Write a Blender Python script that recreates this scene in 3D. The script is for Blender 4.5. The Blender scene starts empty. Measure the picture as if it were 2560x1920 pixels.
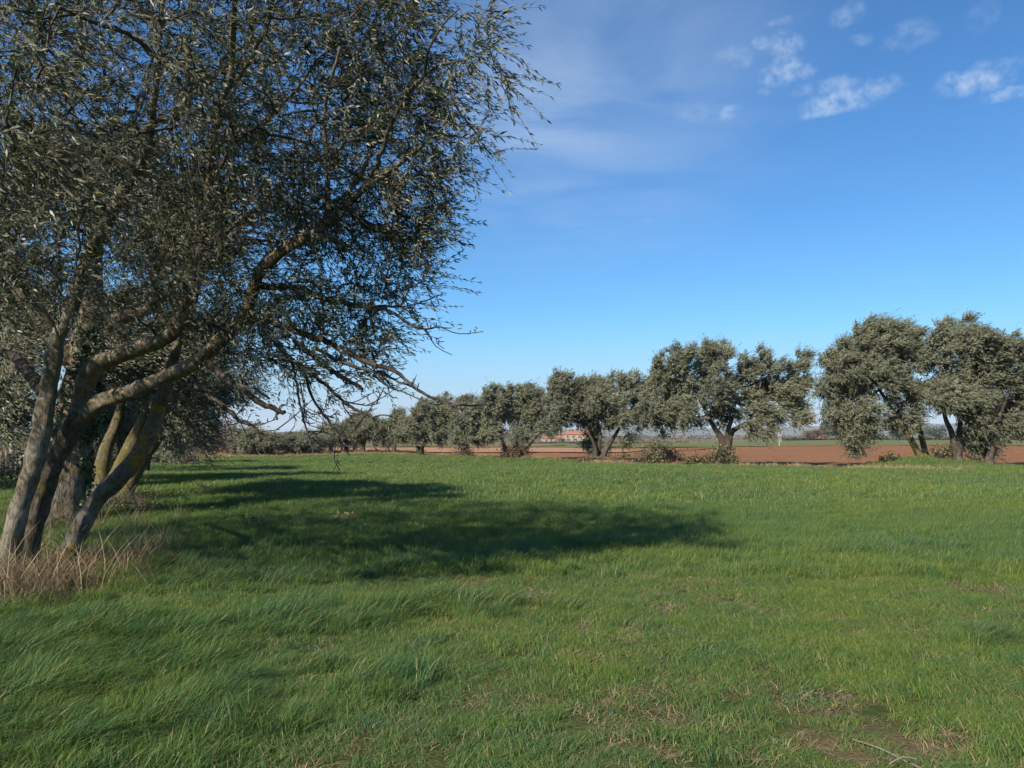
import bpy, math
import numpy as np
from mathutils import Vector, Matrix

# ------------------------------------------------------------------ camera, sky, sun, exposure
SC = bpy.context.scene
COL = SC.collection
CAM_H = 1.55
FPX = 788.0                      # focal length in pixels of a 1024 wide picture
HORIZON = 436.8                  # picture row of the horizon
PITCH = math.atan((HORIZON - 384.0) / FPX)
cam_data = bpy.data.cameras.new('camera')
cam_data.sensor_width = 36.0
cam_data.lens = FPX / 1024.0 * 36.0
cam_data.clip_start = 0.05
cam_data.clip_end = 20000.0
cam = bpy.data.objects.new('camera', cam_data)
COL.objects.link(cam)
cam.location = (0, 0, CAM_H)
cam.rotation_euler = (math.radians(90) + PITCH, 0, 0)
SC.camera = cam
SC.view_settings.view_transform = 'Standard'
SC.view_settings.look = 'None'
SC.view_settings.exposure = 1.15
SC.view_settings.gamma = 1.0
SC.cycles.max_bounces = 6
SC.cycles.diffuse_bounces = 3
SC.cycles.transmission_bounces = 4
SC.cycles.transparent_max_bounces = 8
SC.cycles.volume_bounces = 1
SC.cycles.caustics_reflective = False
SC.cycles.caustics_refractive = False

SUN_AZ = math.radians(58)        # heading of the light on the ground, from +x towards +y
SUN_EL = math.radians(36)
SUN_STRENGTH = 3.6
SKY_STRENGTH = 0.066
sun_data = bpy.data.lights.new('sun', 'SUN')
sun_data.energy = SUN_STRENGTH
sun_data.angle = math.radians(0.55)
sun_data.color = (1.0, 0.91, 0.77)
sun = bpy.data.objects.new('sun', sun_data)
COL.objects.link(sun)
_travel = Vector((math.cos(SUN_AZ) * math.cos(SUN_EL), math.sin(SUN_AZ) * math.cos(SUN_EL), -math.sin(SUN_EL)))
sun.rotation_euler = _travel.to_track_quat('-Z', 'Y').to_euler()
sun.location = (-30, -30, 40)


def src_dir(x, y):
    """viewing direction through a pixel of the 2560 px photograph, scaled so that its y component is 1"""
    a = (x * 0.4 - 512.0) / FPX
    b = (384.0 - y * 0.4) / FPX
    cp, sp = math.cos(PITCH), math.sin(PITCH)
    v = np.array([a, cp - b * sp, sp + b * cp])
    return v / v[1]


def P(x, y, d):
    v = src_dir(x, y) * d
    return np.array([v[0], v[1], v[2] + CAM_H])


class NT:
    def __init__(self, tree):
        self.t = tree; self.t.nodes.clear()
    def n(self, typ, **kw):
        nd = self.t.nodes.new(typ)
        ins = kw.pop('ins', None)
        for k, v in kw.items():
            setattr(nd, k, v)
        if ins:
            for k, v in ins.items():
                self.put(nd.inputs[k], v)
        return nd
    def put(self, sock, v):
        if isinstance(v, bpy.types.NodeSocket):
            self.t.links.new(v, sock)
        elif isinstance(v, bpy.types.Node):
            self.t.links.new(v.outputs[0], sock)
        else:
            sock.default_value = v
    def math(self, op, a, b=0.0, c=None, clamp=False):
        nd = self.n('ShaderNodeMath', operation=op, use_clamp=clamp)
        self.put(nd.inputs[0], a); self.put(nd.inputs[1], b)
        if c is not None:
            self.put(nd.inputs[2], c)
        return nd.outputs[0]
    def vmath(self, op, a, b=(0, 0, 0), out=0):
        nd = self.n('ShaderNodeVectorMath', operation=op)
        self.put(nd.inputs[0], a)
        if b is not None:
            self.put(nd.inputs[1], b)
        return nd.outputs[out]
    def mix(self, f, a, b, blend='MIX'):
        nd = self.n('ShaderNodeMix', data_type='RGBA', blend_type=blend)
        self.put(nd.inputs[0], f); self.put(nd.inputs[6], a); self.put(nd.inputs[7], b)
        return nd.outputs[2]
    def noise(self, vec, scale, detail=4.0, rough=0.55, dist=0.0, dim='3D', out=0):
        nd = self.n('ShaderNodeTexNoise', noise_dimensions=dim)
        if vec is not None:
            self.put(nd.inputs['Vector'], vec)
        nd.inputs['Scale'].default_value = scale
        nd.inputs['Detail'].default_value = detail
        nd.inputs['Roughness'].default_value = rough
        nd.inputs['Distortion'].default_value = dist
        return nd.outputs[out]
    def ramp(self, f, stops, interp='LINEAR'):
        nd = self.n('ShaderNodeValToRGB')
        el = nd.color_ramp.elements
        nd.color_ramp.interpolation = interp
        while len(el) < len(stops):
            el.new(0.5)
        for e, (p, c) in zip(el, stops):
            e.position = p
            e.color = (c[0], c[1], c[2], 1.0) if not isinstance(c, float) else (c, c, c, 1.0)
        self.put(nd.inputs[0], f)
        return nd.outputs[0]
    def smooth(self, f, lo, hi, a=0.0, b=1.0):
        nd = self.n('ShaderNodeMapRange', interpolation_type='SMOOTHSTEP')
        self.put(nd.inputs[0], f)
        for i, v in enumerate((lo, hi, a, b)):
            nd.inputs[i + 1].default_value = v
        return nd.outputs[0]


# ---- world: physical sky with small fair weather clouds and a thin cirrus veil, fixed to directions
world = bpy.data.worlds.new('World')
SC.world = world
world.use_nodes = True
w = NT(world.node_tree)
sky = w.n('ShaderNodeTexSky', sky_type='NISHITA')
sky.sun_disc = False
sky.sun_elevation = SUN_EL
sky.sun_rotation = math.pi / 2 - (SUN_AZ + math.pi)     # sun stands opposite to where its light travels
sky.altitude = 0.0
sky.air_density = 1.0
sky.dust_density = 0.35
sky.ozone_density = 3.0
tc = w.n('ShaderNodeTexCoord')
dirv = w.vmath('NORMALIZE', tc.outputs['Generated'])
warp = w.noise(dirv, 34.0, 5.0, 0.62, out=1)
warped = w.vmath('ADD', dirv, w.vmath('MULTIPLY', w.vmath('SUBTRACT', warp, (0.5, 0.5, 0.5)), (0.034, 0.034, 0.024)))
CLOUDS = [  # photograph x, y, half width, half height, strength
    (2121, 37, 46, 28, .5), (1956, 59, 28, 12, .35), (1908, 106, 24, 16, .6), (1969, 113, 46, 28, .85), (1973, 152, 34, 18, .6),
    (1969, 182, 62, 28, 1.), (1843, 139, 46, 24, .3), (1860, 158, 26, 12, .45), (2147, 100, 30, 12, .45), (2281, 87, 66, 34, .4),
    (2459, 39, 34, 38, .3), (2077, 217, 76, 24, .75), (2108, 252, 96, 26, 1.), (2056, 280, 56, 15, .8), (2208, 217, 44, 26, .75),
    (2438, 204, 90, 32, 1.), (2485, 165, 56, 17, .55), (2529, 236, 66, 20, .75), (1735, 286, 38, 20, .35), (1824, 278, 32, 18, .6),
    (1910, 226, 22, 12, .3), (1610, 553, 26, 8, .22), (2250, -90, 90, 34, .6), (1850, -160, 80, 34, .5), (2700, 120, 110, 40, .8),
    (2820, 330, 100, 26, .6), (2650, -120, 90, 40, .6), (3100, 100, 130, 44, .8), (700, 1062, 60, 12, .55), (735, 1056, 26, 10, .5)]
ex = np.random.default_rng(7)
cloud_dirs = []
for (cx, cy, hw, hh, st) in CLOUDS:
    c = src_dir(cx, cy); n_ = np.linalg.norm(c)
    cloud_dirs.append((c / n_, hw * .4 / FPX / n_, hh * .4 / FPX / n_, st))
for i in range(14):                                   # the same kind of cloud goes on round the rest of the sky
    az = math.radians(ex.uniform(60, 300)); el = math.radians(ex.uniform(18, 55))
    c = np.array([math.sin(az) * math.cos(el), math.cos(az) * math.cos(el), math.sin(el)])
    cloud_dirs.append((c, ex.uniform(.02, .05), ex.uniform(.008, .018), ex.uniform(.4, 1)))
mask = None
for (c, rx, ry, st) in cloud_dirs:
    r = np.cross(c, [0, 0, 1]); r /= np.linalg.norm(r); u = np.cross(r, c)
    df = w.vmath('SUBTRACT', warped, tuple(c))
    a = w.vmath('DOT_PRODUCT', df, tuple(r / rx), out=1)
    b = w.vmath('DOT_PRODUCT', df, tuple(u / ry), out=1)
    q = w.math('ADD', w.math('MULTIPLY', a, a), w.math('MULTIPLY', b, b))
    q = w.math('ADD', q, w.math('MULTIPLY', w.vmath('DOT_PRODUCT', df, tuple(c), out=1), 0.0))
    front = w.math('GREATER_THAN', w.vmath('DOT_PRODUCT', dirv, tuple(c), out=1), 0.3)
    m = w.math('MULTIPLY', w.smooth(q, 1.6, 0.0, 0.0, st), front)
    mask = m if mask is None else w.math('MAXIMUM', mask, m)
puff = w.smooth(w.noise(dirv, 75.0, 8.0, 0.62), 0.28, 0.74)
cloud = w.math('MULTIPLY', w.math('MULTIPLY', mask, puff), 0.50)
# cirrus veil: stretched noise over the whole sky, gathered in a diagonal band
sep = w.n('ShaderNodeSeparateXYZ', ins={0: dirv})
zc = w.math('MAXIMUM', sep.outputs[2], 0.06)
plane = w.n('ShaderNodeCombineXYZ', ins={0: w.math('DIVIDE', sep.outputs[0], zc), 1: w.math('DIVIDE', sep.outputs[1], zc), 2: 0.0})
rot = w.n('ShaderNodeMapping', ins={0: plane.outputs[0], 1: (0.35, 0.1, 0), 2: (0, 0, math.radians(24)), 3: (1.0, 1.15, 1)})
veil = w.noise(rot.outputs[0], 1.3, 6.0, 0.58, 0.5)
c0 = src_dir(1500, 150); c0 = c0 / np.linalg.norm(c0)
c1 = src_dir(1280, 380); c1 = c1 / np.linalg.norm(c1)
band = w.math('ADD', w.smooth(w.vmath('DISTANCE', dirv, tuple(c0), out=1), 0.30, 0.0, 0, .9), w.smooth(w.vmath('DISTANCE', dirv, tuple(c1), out=1), 0.16, 0.0, 0, .6))
veil = w.math('MULTIPLY', w.smooth(veil, 0.22, 0.80), w.math('ADD', w.math('MULTIPLY', band, 0.42), 0.02))
low = w.smooth(sep.outputs[2], 0.0, 0.16, 0.75, 0.0)     # pale lilac air close to the horizon
tint = w.n('ShaderNodeHueSaturation', ins={'Hue': 0.5, 'Saturation': 1.12, 'Value': 1.0, 'Color': sky.outputs[0]})
clear = w.mix(1.0, tint.outputs[0], (.47, .81, 1.02, 1), 'MULTIPLY')
clear = w.mix(low, clear, (3.1, 3.8, 5.4, 1))
skycol = w.mix(w.math('ADD', cloud, veil, clamp=True), clear, (4.7, 5.6, 6.6, 1))
bg = w.n('ShaderNodeBackground', ins={'Color': skycol, 'Strength': SKY_STRENGTH})
wo = w.n('ShaderNodeOutputWorld', ins={0: bg.outputs[0]})

# ------------------------------------------------------------------ helpers
RNG = np.random.default_rng(20240)


def _hash(ix, iy, iz):
    h = (ix.astype(np.int64) * 374761393 + iy.astype(np.int64) * 668265263 + iz.astype(np.int64) * 2147483647) & 0xFFFFFFFF
    h = ((h ^ (h >> 13)) * 1274126177) & 0xFFFFFFFF
    return ((h ^ (h >> 16)) & 0xFFFF) / 65535.0


def vnoise(p):
    """value noise in -1..1, p is (n,3)"""
    p = np.asarray(p, float)
    i = np.floor(p).astype(np.int64); f = p - i; f = f * f * (3 - 2 * f)
    r = 0
    for dx in (0, 1):
        for dy in (0, 1):
            for dz in (0, 1):
                wgt = (f[:, 0] if dx else 1 - f[:, 0]) * (f[:, 1] if dy else 1 - f[:, 1]) * (f[:, 2] if dz else 1 - f[:, 2])
                r = r + wgt * _hash(i[:, 0] + dx, i[:, 1] + dy, i[:, 2] + dz)
    return r * 2 - 1


def fbm(p, octaves=4, gain=0.5):
    p = np.asarray(p, float); s = 0; a = 1.0; t = 0
    for o in range(octaves):
        s = s + a * vnoise(p * (2.03 ** o) + 17.3 * o); t += a; a *= gain
    return s / t


def fbm2(x, y, scale, octaves=4):
    return fbm(np.stack([np.ravel(x) * scale, np.ravel(y) * scale, np.full(np.size(x), 3.7)], 1), octaves)


def unit(v):
    return v / np.maximum(np.linalg.norm(v, axis=-1, keepdims=True), 1e-9)


def mesh_obj(name, verts, faces, mat, parent=None, smooth=True, origin=None):
    """faces: (n,k) integer array, or a list of such arrays"""
    verts = np.asarray(verts, float)
    if parent is not None:
        off = np.array(parent.matrix_basis.translation)
        if parent.parent is not None:
            off = off + np.array(parent.parent.matrix_basis.translation)
    elif origin is not None:
        off = np.asarray(origin, float)
    else:
        off = np.zeros(3)
    verts = verts - off
    if not isinstance(faces, list):
        faces = [faces]
    faces = [np.asarray(f, np.int32) for f in faces if len(f)]
    me = bpy.data.meshes.new(name)
    me.vertices.add(len(verts)); me.vertices.foreach_set('co', verts.astype(np.float32).ravel())
    nl = sum(f.size for f in faces); npoly = sum(len(f) for f in faces)
    me.loops.add(nl); me.polygons.add(npoly)
    me.loops.foreach_set('vertex_index', np.concatenate([f.ravel() for f in faces]))
    tot = np.concatenate([np.full(len(f), f.shape[1], np.int32) for f in faces])
    st = np.concatenate([[0], np.cumsum(tot)[:-1]]).astype(np.int32)
    me.polygons.foreach_set('loop_start', st)
    if smooth:
        me.polygons.foreach_set('use_smooth', np.ones(npoly, bool))
    me.update(calc_edges=True)
    me.validate()
    if mat is not None:
        me.materials.append(mat)
    ob = bpy.data.objects.new(name, me)
    COL.objects.link(ob)
    if parent is not None:
        ob.parent = parent
    elif origin is not None:
        ob.location = origin
    return ob


def tag(o, label=None, cat=None, group=None, kind=None):
    for k, v in (('label', label), ('category', cat), ('group', group), ('kind', kind)):
        if v:
            o[k] = v
    return o


def empty(name, loc, label, cat, group=None):
    o = bpy.data.objects.new(name, None)
    COL.objects.link(o); o.location = tuple(float(v) for v in loc)
    o.empty_display_size = 0.3
    return tag(o, label, cat, group)


class MB:
    """collects shapes into one mesh"""
    def __init__(self):
        self.v = []; self.f = {}; self.n = 0
    def add(self, verts, faces):
        verts = np.asarray(verts, float)
        for f in (faces if isinstance(faces, list) else [faces]):
            f = np.asarray(f, np.int64)
            if len(f):
                self.f.setdefault(f.shape[1], []).append(f + self.n)
        self.v.append(verts); self.n += len(verts)
        return self
    def box(self, c, s, rz=0.0, taper=1.0):
        c = np.asarray(c, float); s = np.asarray(s, float) / 2
        v = np.array([[x, y, z] for z in (-1, 1) for (x, y) in ((-1, -1), (1, -1), (1, 1), (-1, 1))], float)
        v[4:, :2] *= taper
        v = v * s
        ca, sa = math.cos(rz), math.sin(rz)
        v = np.stack([v[:, 0] * ca - v[:, 1] * sa, v[:, 0] * sa + v[:, 1] * ca, v[:, 2]], 1) + c
        return self.add(v, np.array([[0, 3, 2, 1], [4, 5, 6, 7], [0, 1, 5, 4], [1, 2, 6, 5], [2, 3, 7, 6], [3, 0, 4, 7]]))
    def tube(self, pts, rad, k=6, cap=True, noise=0.0, nscale=3.0, ridge=0.0):
        pts = np.asarray(pts, float); n = len(pts)
        rad = np.broadcast_to(np.asarray(rad, float), (n,))
        t = np.gradient(pts, axis=0); t = unit(t)
        a = np.cross(t[0], [0.31, 0.77, 0.55]); a = a / np.linalg.norm(a)
        A = np.empty((n, 3))
        for i in range(n):
            a = a - t[i] * (a @ t[i]); a = a / max(np.linalg.norm(a), 1e-9); A[i] = a
        B = np.cross(t, A)
        ang = np.arange(k) / k * 2 * math.pi
        rr = np.repeat(rad[:, None], k, 1)
        ring = lambda r: pts[:, None, :] + r[..., None] * (np.cos(ang)[None, :, None] * A[:, None, :] + np.sin(ang)[None, :, None] * B[:, None, :])
        V = ring(rr)
        if noise:
            f = fbm(V.reshape(-1, 3) * nscale, 4).reshape(n, k)
            s = np.cumsum(np.r_[0, np.linalg.norm(np.diff(pts, axis=0), axis=1)])
            rd = np.sin(ang[None, :] * 3 + s[:, None] * 1.7 + 1.3) * .6 + np.sin(ang[None, :] * 5 - s[:, None] * 2.6) * .4
            V = ring(rr * (1 + noise * f + ridge * rd))
        V = V.reshape(-1, 3)
        i = np.arange(n - 1)[:, None] * k; j = np.arange(k)[None, :]; j2 = (j + 1) % k
        F = np.stack([i + j, i + j2, i + k + j2, i + k + j], -1).reshape(-1, 4)
        fs = [F]
        if cap and k >= 3:
            V = np.vstack([V, pts[-1] + t[-1] * rad[-1] * .4])
            e = (n - 1) * k
            fs.append(np.array([[e + q, e + (q + 1) % k, n * k] for q in range(k)]))
        return self.add(V, fs)
    def build(self, name, mat, parent=None, smooth=True, origin=None):
        return mesh_obj(name, np.vstack(self.v), [np.vstack(x) for x in self.f.values()], mat, parent, smooth, origin)


def resample(pts, step):
    """smooth curve through the points, evenly spaced; any extra columns are carried along"""
    pts = np.asarray(pts, float)
    n = len(pts)
    ext = np.vstack([2 * pts[0] - pts[1], pts, 2 * pts[-1] - pts[-2]])
    out = []
    for i in range(n - 1):
        p0, p1, p2, p3 = ext[i:i + 4]
        m = max(2, int(np.linalg.norm((p2 - p1)[:3]) / step) + 1)
        t = np.linspace(0, 1, m, endpoint=False)[:, None]
        out.append(0.5 * (2 * p1 + (p2 - p0) * t + (2 * p0 - 5 * p1 + 4 * p2 - p3) * t ** 2 + (3 * p1 - p0 - 3 * p2 + p3) * t ** 3))
    out.append(pts[-1:])
    return np.vstack(out)


# ------------------------------------------------------------------ materials
def material(name):
    m = bpy.data.materials.new(name); m.use_nodes = True
    return m, NT(m.node_tree)


def finish(t, shader):
    t.n('ShaderNodeOutputMaterial', ins={0: shader})


def leaf_material(name, top, under, trans=0.25, rough=0.42, vary=0.35, patch=0.8, dry=(.2, .16, .06), dryness=0.04):
    m, t = material(name)
    geo = t.n('ShaderNodeNewGeometry')
    rnd = geo.outputs['Random Per Island']
    col = t.mix(geo.outputs['Backfacing'], (*top, 1), (*under, 1))
    v = t.math('MULTIPLY_ADD', rnd, vary * 2, 1 - vary)
    nz = t.noise(geo.outputs['Position'], patch, 3.0)
    v = t.math('MULTIPLY', v, t.smooth(nz, .25, .75, .8, 1.2))
    col = t.mix(t.math('GREATER_THAN', t.math('FRACT', t.math('MULTIPLY', rnd, 57.31)), 1 - dryness), col, (*dry, 1))
    col = t.mix(1.0, col, t.n('ShaderNodeCombineColor', ins={0: v, 1: v, 2: v}).outputs[0], 'MULTIPLY')
    pr = t.n('ShaderNodeBsdfPrincipled', ins={'Base Color': col, 'Roughness': rough, 'Specular IOR Level': 0.35})
    tr = t.n('ShaderNodeBsdfTranslucent', ins={'Color': t.mix(1.0, col, (1.1, 1.15, .55, 1), 'MULTIPLY')})
    mx = t.n('ShaderNodeMixShader', ins={0: trans, 1: pr.outputs[0], 2: tr.outputs[0]})
    finish(t, mx.outputs[0])
    return m


def bark_material(name, base, dark, lichen=0.0, moss=0.0, pale=0.25, scale=1.0, bump=0.5):
    m, t = material(name)
    geo = t.n('ShaderNodeNewGeometry')
    pos = geo.outputs['Position']
    st = t.n('ShaderNodeMapping', ins={0: pos, 3: (1, 1, .35)}).outputs[0]
    n1 = t.noise(st, 26 * scale, 6, .65, .4)
    n2 = t.noise(pos, 5 * scale, 4, .6)
    col = t.mix(t.smooth(n1, .3, .68), (*dark, 1), (*base, 1))
    col = t.mix(t.math('MULTIPLY', t.smooth(n2, .5, .72), pale), col, (.34, .32, .27, 1))
    spots = t.smooth(t.noise(pos, 38 * scale, 3, .5), .66, .72)
    col = t.mix(t.math('MULTIPLY', spots, .5), col, (.42, .42, .36, 1))
    if moss:
        mm = t.smooth(t.noise(pos, 3.3 * scale, 5, .65), .62 - .25 * moss, .72 - .2 * moss)
        col = t.mix(t.math('MULTIPLY', mm, .8), col, (.10, .085, .022, 1))
    if lichen:
        ln = t.math('ADD', t.math('MULTIPLY', t.noise(pos, 4.5 * scale, 3, .5), .5), t.math('MULTIPLY', t.noise(pos, 24 * scale, 4, .65), .5))
        lm = t.math('MULTIPLY', t.smooth(ln, .64 - .16 * lichen, .68 - .15 * lichen), .85)
        col = t.mix(lm, col, t.mix(t.noise(pos, 60, 2), (.20, .125, .012, 1), (.34, .23, .03, 1)))
    h = t.math('ADD', t.math('MULTIPLY', n1, .7), t.math('MULTIPLY', n2, .5))
    bp = t.n('ShaderNodeBump', ins={'Strength': bump, 'Distance': .06, 'Height': h})
    pr = t.n('ShaderNodeBsdfPrincipled', ins={'Base Color': col, 'Roughness': .9, 'Specular IOR Level': .15, 'Normal': bp.outputs[0]})
    finish(t, pr.outputs[0])
    return m


def grass_material(name, cols, dry, dryness, trans=.35, patchy=True):
    m, t = material(name)
    geo = t.n('ShaderNodeNewGeometry')
    rnd = geo.outputs['Random Per Island']
    col = t.ramp(rnd, [(i / max(1, len(cols) - 1), c) for i, c in enumerate(cols)])
    if patchy:
        pos = geo.outputs['Position']
        a = t.noise(pos, .55, 4, .6)
        wide = t.noise(pos, .13, 3, .55)
        col = t.mix(t.smooth(wide, .42, .62), t.mix(1.0, col, (.86, .93, 1.0, 1), 'MULTIPLY'), t.mix(1.0, col, (1.14, 1.06, .9, 1), 'MULTIPLY'))
        b = t.noise(pos, 2.3, 3, .6)
        col = t.mix(t.smooth(a, .42, .72), col, t.mix(1.0, col, (1.22, 1.10, .80, 1), 'MULTIPLY'))
        cc = t.noise(pos, 7.5, 2, .5)
        col = t.mix(t.smooth(cc, .48, .68), col, t.mix(1.0, col, (1.25, 1.15, .85, 1), 'MULTIPLY'))
        col = t.mix(t.smooth(b, .45, .75), col, t.mix(1.0, col, (.62, .82, 1.12, 1), 'MULTIPLY'))
    col = t.mix(t.math('GREATER_THAN', t.math('FRACT', t.math('MULTIPLY', rnd, 91.7)), 1 - dryness), col, (*dry, 1))
    pr = t.n('ShaderNodeBsdfPrincipled', ins={'Base Color': col, 'Roughness': .5, 'Specular IOR Level': .3})
    tr = t.n('ShaderNodeBsdfTranslucent', ins={'Color': t.mix(1.0, col, (1.15, 1.2, .6, 1), 'MULTIPLY')})
    mx = t.n('ShaderNodeMixShader', ins={0: trans, 1: pr.outputs[0], 2: tr.outputs[0]})
    finish(t, mx.outputs[0])
    return m


def soil_material(name, a, b, c, scale=1.0, bump=.6, dist=.08):
    m, t = material(name)
    geo = t.n('ShaderNodeNewGeometry')
    pos = geo.outputs['Position']
    n1 = t.noise(pos, 3.2 * scale, 8, .66)
    n2 = t.noise(pos, .09 * scale, 4, .55)
    st = t.n('ShaderNodeMapping', ins={0: pos, 2: (0, 0, .1), 3: (.05, .7, 1)}).outputs[0]
    n3 = t.noise(st, .55, 4, .6)
    col = t.mix(t.smooth(n1, .3, .7), (*a, 1), (*b, 1))
    col = t.mix(t.math('MULTIPLY', t.smooth(n2, .4, .65), .6), col, (*c, 1))
    col = t.mix(t.math('MULTIPLY', t.smooth(n3, .5, .75), .35), col, (*a, 1))
    bp = t.n('ShaderNodeBump', ins={'Strength': bump, 'Distance': dist, 'Height': n1})
    pr = t.n('ShaderNodeBsdfPrincipled', ins={'Base Color': col, 'Roughness': .95, 'Specular IOR Level': .1, 'Normal': bp.outputs[0]})
    finish(t, pr.outputs[0])
    return m


def plain_material(name, c1, c2, scale=6.0, rough=.8, bump=.2, metallic=0.0):
    m, t = material(name)
    tcn = t.n('ShaderNodeTexCoord')
    n1 = t.noise(tcn.outputs['Object'], scale, 6, .6)
    col = t.mix(t.smooth(n1, .3, .7), (*c1, 1), (*c2, 1))
    bp = t.n('ShaderNodeBump', ins={'Strength': bump, 'Distance': .02, 'Height': n1})
    pr = t.n('ShaderNodeBsdfPrincipled', ins={'Base Color': col, 'Roughness': rough, 'Metallic': metallic, 'Normal': bp.outputs[0]})
    finish(t, pr.outputs[0])
    return m


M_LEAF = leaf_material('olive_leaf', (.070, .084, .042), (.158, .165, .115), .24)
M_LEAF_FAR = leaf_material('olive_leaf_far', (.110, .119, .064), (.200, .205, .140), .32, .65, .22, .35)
M_LEAF_BACK = leaf_material('olive_leaf_back', (.070, .080, .044), (.180, .182, .125), .22, .5, .3, .5)
M_IVY = leaf_material('ivy_leaf', (.018, .040, .014), (.04, .07, .03), .12, .3, .3, 2.0, dryness=.0)
M_BRAMBLE = leaf_material('bramble_leaf', (.080, .092, .036), (.13, .135, .075), .2, .5, .5, 2.0, dry=(.17, .115, .065), dryness=.4)
M_RUSTLEAF = leaf_material('rust_leaf', (.15, .085, .055), (.17, .10, .065), .2, .7, .3, .3, dryness=.0)
M_DARKLEAF = leaf_material('dark_leaf', (.040, .058, .030), (.06, .075, .045), .15, .6, .3, .2, dryness=.0)
M_SCRUB = leaf_material('dry_scrub', (.17, .105, .070), (.19, .13, .09), .2, .7, .3, .5, dryness=.0)
M_BARK1 = bark_material('bark_pale', (.225, .195, .145), (.075, .062, .046), .12, .35, .5, 1.0, .9)
M_BARK2 = bark_material('bark_dark', (.115, .098, .074), (.038, .032, .025), 0, .3, .2, 1.0, .9)
M_BARK3 = bark_material('bark_lichen', (.150, .135, .115), (.06, .052, .044), .72, .15, .3)
M_BARKL = bark_material('bark_limb', (.215, .18, .13), (.065, .052, .04), .42, .4, .4)
M_BARKD = bark_material('bark_drooping', (.085, .07, .055), (.035, .028, .022), .1, .2, .15)
M_BARKG = bark_material('bark_rugged', (.27, .21, .145), (.05, .038, .028), 0, .3, .4, .8, 1.0)
M_BARKM = bark_material('bark_mossy', (.15, .125, .07), (.06, .05, .03), .35, .7, .2)
M_BARKF = bark_material('bark_far', (.085, .068, .05), (.035, .028, .022), 0, .1, .2, .4, .8)
M_TWIG = plain_material('twig_bark', (.045, .036, .028), (.085, .07, .055), 20)
M_STRAW = grass_material('straw', [(.30, .22, .12), (.22, .15, .08), (.36, .28, .17), (.18, .11, .06)], (.12, .13, .04), .1, .25, False)
M_DEAD = grass_material('dead_stalks', [(.15, .105, .066), (.085, .056, .038), (.24, .178, .11), (.065, .044, .032)], (.09, .11, .03), .15, .2, False)
M_CANE = plain_material('bramble_cane', (.16, .075, .055), (.25, .17, .11), 14, .6)
M_THATCH = grass_material('thatch', [(.26, .19, .10), (.14, .12, .045), (.33, .25, .14), (.17, .10, .055), (.10, .13, .04)], (.38, .31, .19), .2, .2, False)
M_HERB = grass_material('herb_leaves', [(.085, .16, .045), (.11, .18, .05), (.07, .14, .05)], (.2, .2, .06), .05, .3)
GREENS = [(.078, .140, .030), (.110, .180, .040), (.058, .126, .042), (.132, .180, .046), (.078, .158, .055)]
M_GRASS = grass_material('grass_blades', GREENS, (.30, .25, .11), .09)
M_GRASS_DARK = grass_material('tussock_blades', [(.060, .124, .036), (.088, .156, .044), (.052, .118, .050), (.105, .160, .042)], (.32, .26, .12), .10)


# ------------------------------------------------------------------ terrain
BOUND = np.array([[-140, 66], [-60, 61], [-30, 61.5], [-20, 66], [-13, 71.5], [-8.2, 69.5], [-3.9, 64.5], [-.4, 59], [5.6, 50.0], [12.3, 42.4], [15.5, 38.6], [19.5, 37.2], [22.4, 36.8], [23.2, 34.6], [24.6, 31], [29, 23.5], [45, 6], [140, -10]], float)


def edge_y(x):
    return np.interp(x, BOUND[:, 0], BOUND[:, 1])


def ground_z(x, y):
    """gentle relief of the land; far land falls away a little in front of the farmhouses"""
    x = np.asarray(x, float); y = np.asarray(y, float)
    z = .05 * np.sin(x * .31 + y * .17) + .06 * np.sin(y * .23 - x * .11 + 1.0)
    z = z * np.clip((np.hypot(x, y) - 2) / 10, 0, 1)
    z = z + .42 * np.exp(-(((x - 21.6) / 2.6) ** 2 + ((y - 41.4) / 1.5) ** 2))
    far = np.clip(y - 110, 0, None)
    s = np.clip(1 - (x / np.maximum(y, 1) - .12) / .3, 0.05, 1)
    return z - .0058 * np.minimum(far, 450) * s


def sheet(name, xs, tfun, ny, mat, zoff, relief=None, kind='structure', **kw):
    """grid sheet between two boundary curves; tfun(x) -> (y0, y1)"""
    xs = np.asarray(xs, float)
    y0, y1 = tfun(xs)
    t = np.linspace(0, 1, ny)[:, None]
    X = np.repeat(xs[None, :], ny, 0); Y = y0[None, :] * (1 - t) + y1[None, :] * t
    Z = ground_z(X, Y) + zoff
    if relief is not None:
        Z = Z + relief(X, Y)
    V = np.stack([X.ravel(), Y.ravel(), Z.ravel()], 1)
    nx = len(xs)
    i = np.arange(ny - 1)[:, None] * nx + np.arange(nx - 1)[None, :]
    F = np.stack([i, i + 1, i + nx + 1, i + nx], -1).reshape(-1, 4)
    o = mesh_obj(name, V, F, mat, **kw)
    o['kind'] = kind
    return o


def spaced(lo, hi, mid_lo, mid_hi, fine, coarse):
    a = np.arange(lo, mid_lo, coarse); b = np.arange(mid_lo, mid_hi, fine); c = np.arange(mid_hi, hi + coarse, coarse)
    return np.r_[a, b, c]


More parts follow.
